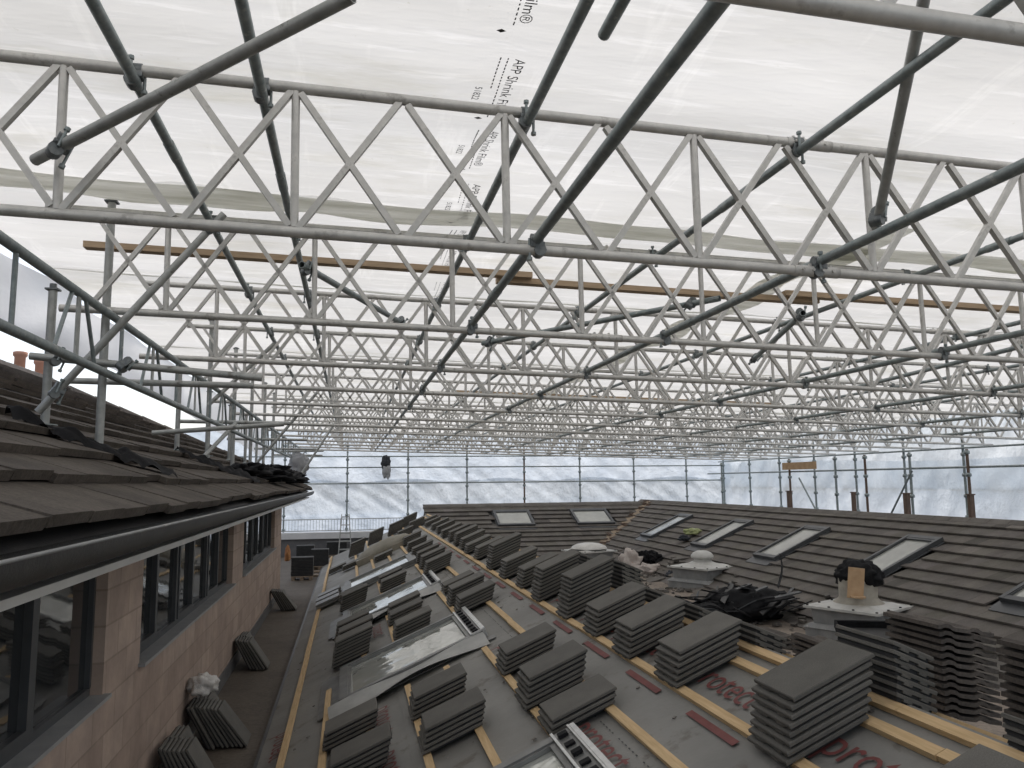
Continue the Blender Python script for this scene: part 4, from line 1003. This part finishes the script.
pipe('ledger', (13.55, 3, .22), (13.55, BY - 1, .22), M['galv'], 'horizontal ledger tube of the inner right row of short uprights', 'horizontal ledgers along the sheeted walls', cat='ledger')
def onX(px, py, x): r = wray(px, py); return r * (x / r.x)
brace(onX(912, 471, 13.45), onX(891, 514, 13.45), 'diagonal brace between short uprights near the right, leaning right')
brace(onX(799, 478, 13.45), onX(817, 512, 13.45), 'diagonal brace between uprights at the far right wall, leaning left')
p0, p1 = onX(783, 472, 13.4), onX(816, 466, 13.4)
q = MB(); q.box((13.38, min(p0.y, p1.y), .28), (13.42, max(p0.y, p1.y), .50)); tag(q.build('toe_board', M['card']), 'tan board fixed to the inner ledger on the right side wall', 'board')
for k, (px, w) in enumerate(((789, .16), (853, .07), (906, .14), (970, .10))):
    r = wray(px, 505); y = 12.9 * r.y / r.x
    q = MB(); q.box((12.88, y - w * .45, -1.2), (12.98, y + w * .45, -.38)); q.box((12.86, y - w * .6, -.38), (13.0, y + w * .6, -.355))
    tag(q.build('stub_post', M['rust']), f"stubby brown post poking above the right ridge, {ORD[k]} from the left", 'post', 'stubby brown posts behind the ridge')
e = empty('hanging_jacket', (1.3, BY - .15, .2), 'dark jacket with grey lining hanging from the top rail of the far wall', 'jacket')
c = onY(386, 468, BY - .2)
q = MB(); q.blob(c + V((0, 0, .20)), (.16, .09, .25), 51, .45, 2.0, flat=False); child('jacket', q, M['navy'], e)
q = MB(); q.blob(c + V((.02, -.03, -.10)), (.15, .07, .28), 53, .4, 2.0, flat=False); child('lining', q, M['greycloth'], e)
c = onY(298, 465, 20.); q = MB(); q.blob(c, (.22, .14, .30), 55, .5, 2.2, flat=False)
tag(q.build('hanging_bag', M['greycloth']), 'pale grey bag hanging above the far tip of the left roof', 'bag')
brace(c + V((-.5, .0, .33)), c + V((.6, 0, .34)), 'short level tube above the hanging pale bag', 'galvlight')

# ------------------------------------------------------------------ light
w = bpy.data.worlds.new('World'); bpy.context.scene.world = w; w.use_nodes = True
nt = w.node_tree; nt.nodes.clear(); out = nt.nodes.new('ShaderNodeOutputWorld'); bg = nt.nodes.new('ShaderNodeBackground'); sky = nt.nodes.new('ShaderNodeTexSky')
sky.sky_type = 'NISHITA'; sky.sun_disc = False; sky.sun_elevation = R(62); sky.sun_rotation = R(20); sky.air_density = 1.0; sky.dust_density = 2.5; sky.ozone_density = 1.0
hs = nt.nodes.new('ShaderNodeHueSaturation'); hs.inputs['Saturation'].default_value = .5; nt.links.new(sky.outputs[0], hs.inputs['Color']); nt.links.new(hs.outputs[0], bg.inputs[0]); bg.inputs[1].default_value = .15; nt.links.new(bg.outputs[0], out.inputs[0])
sl = bpy.data.lights.new('sun', 'SUN'); sl.energy = .8; sl.angle = R(25); sl.color = (1, .95, .86); so = bpy.data.objects.new('sun', sl); col.objects.link(so)
el, az = R(62), R(20)
d = V((math.sin(az) * math.cos(el), math.cos(az) * math.cos(el), math.sin(el)))
so.rotation_euler = (-d).to_track_quat('-Z', 'Y').to_euler()
sc = bpy.context.scene
sc.view_settings.view_transform = 'Standard'; sc.view_settings.look = 'None'; sc.view_settings.exposure = .75; sc.view_settings.gamma = 1
sc.render.engine = 'CYCLES'; sc.cycles.use_denoising = True; sc.cycles.max_bounces = 8; sc.cycles.diffuse_bounces = 4; sc.cycles.transparent_max_bounces = 6
try: sc.cycles.denoiser = 'OPENIMAGEDENOISE'
except Exception: pass
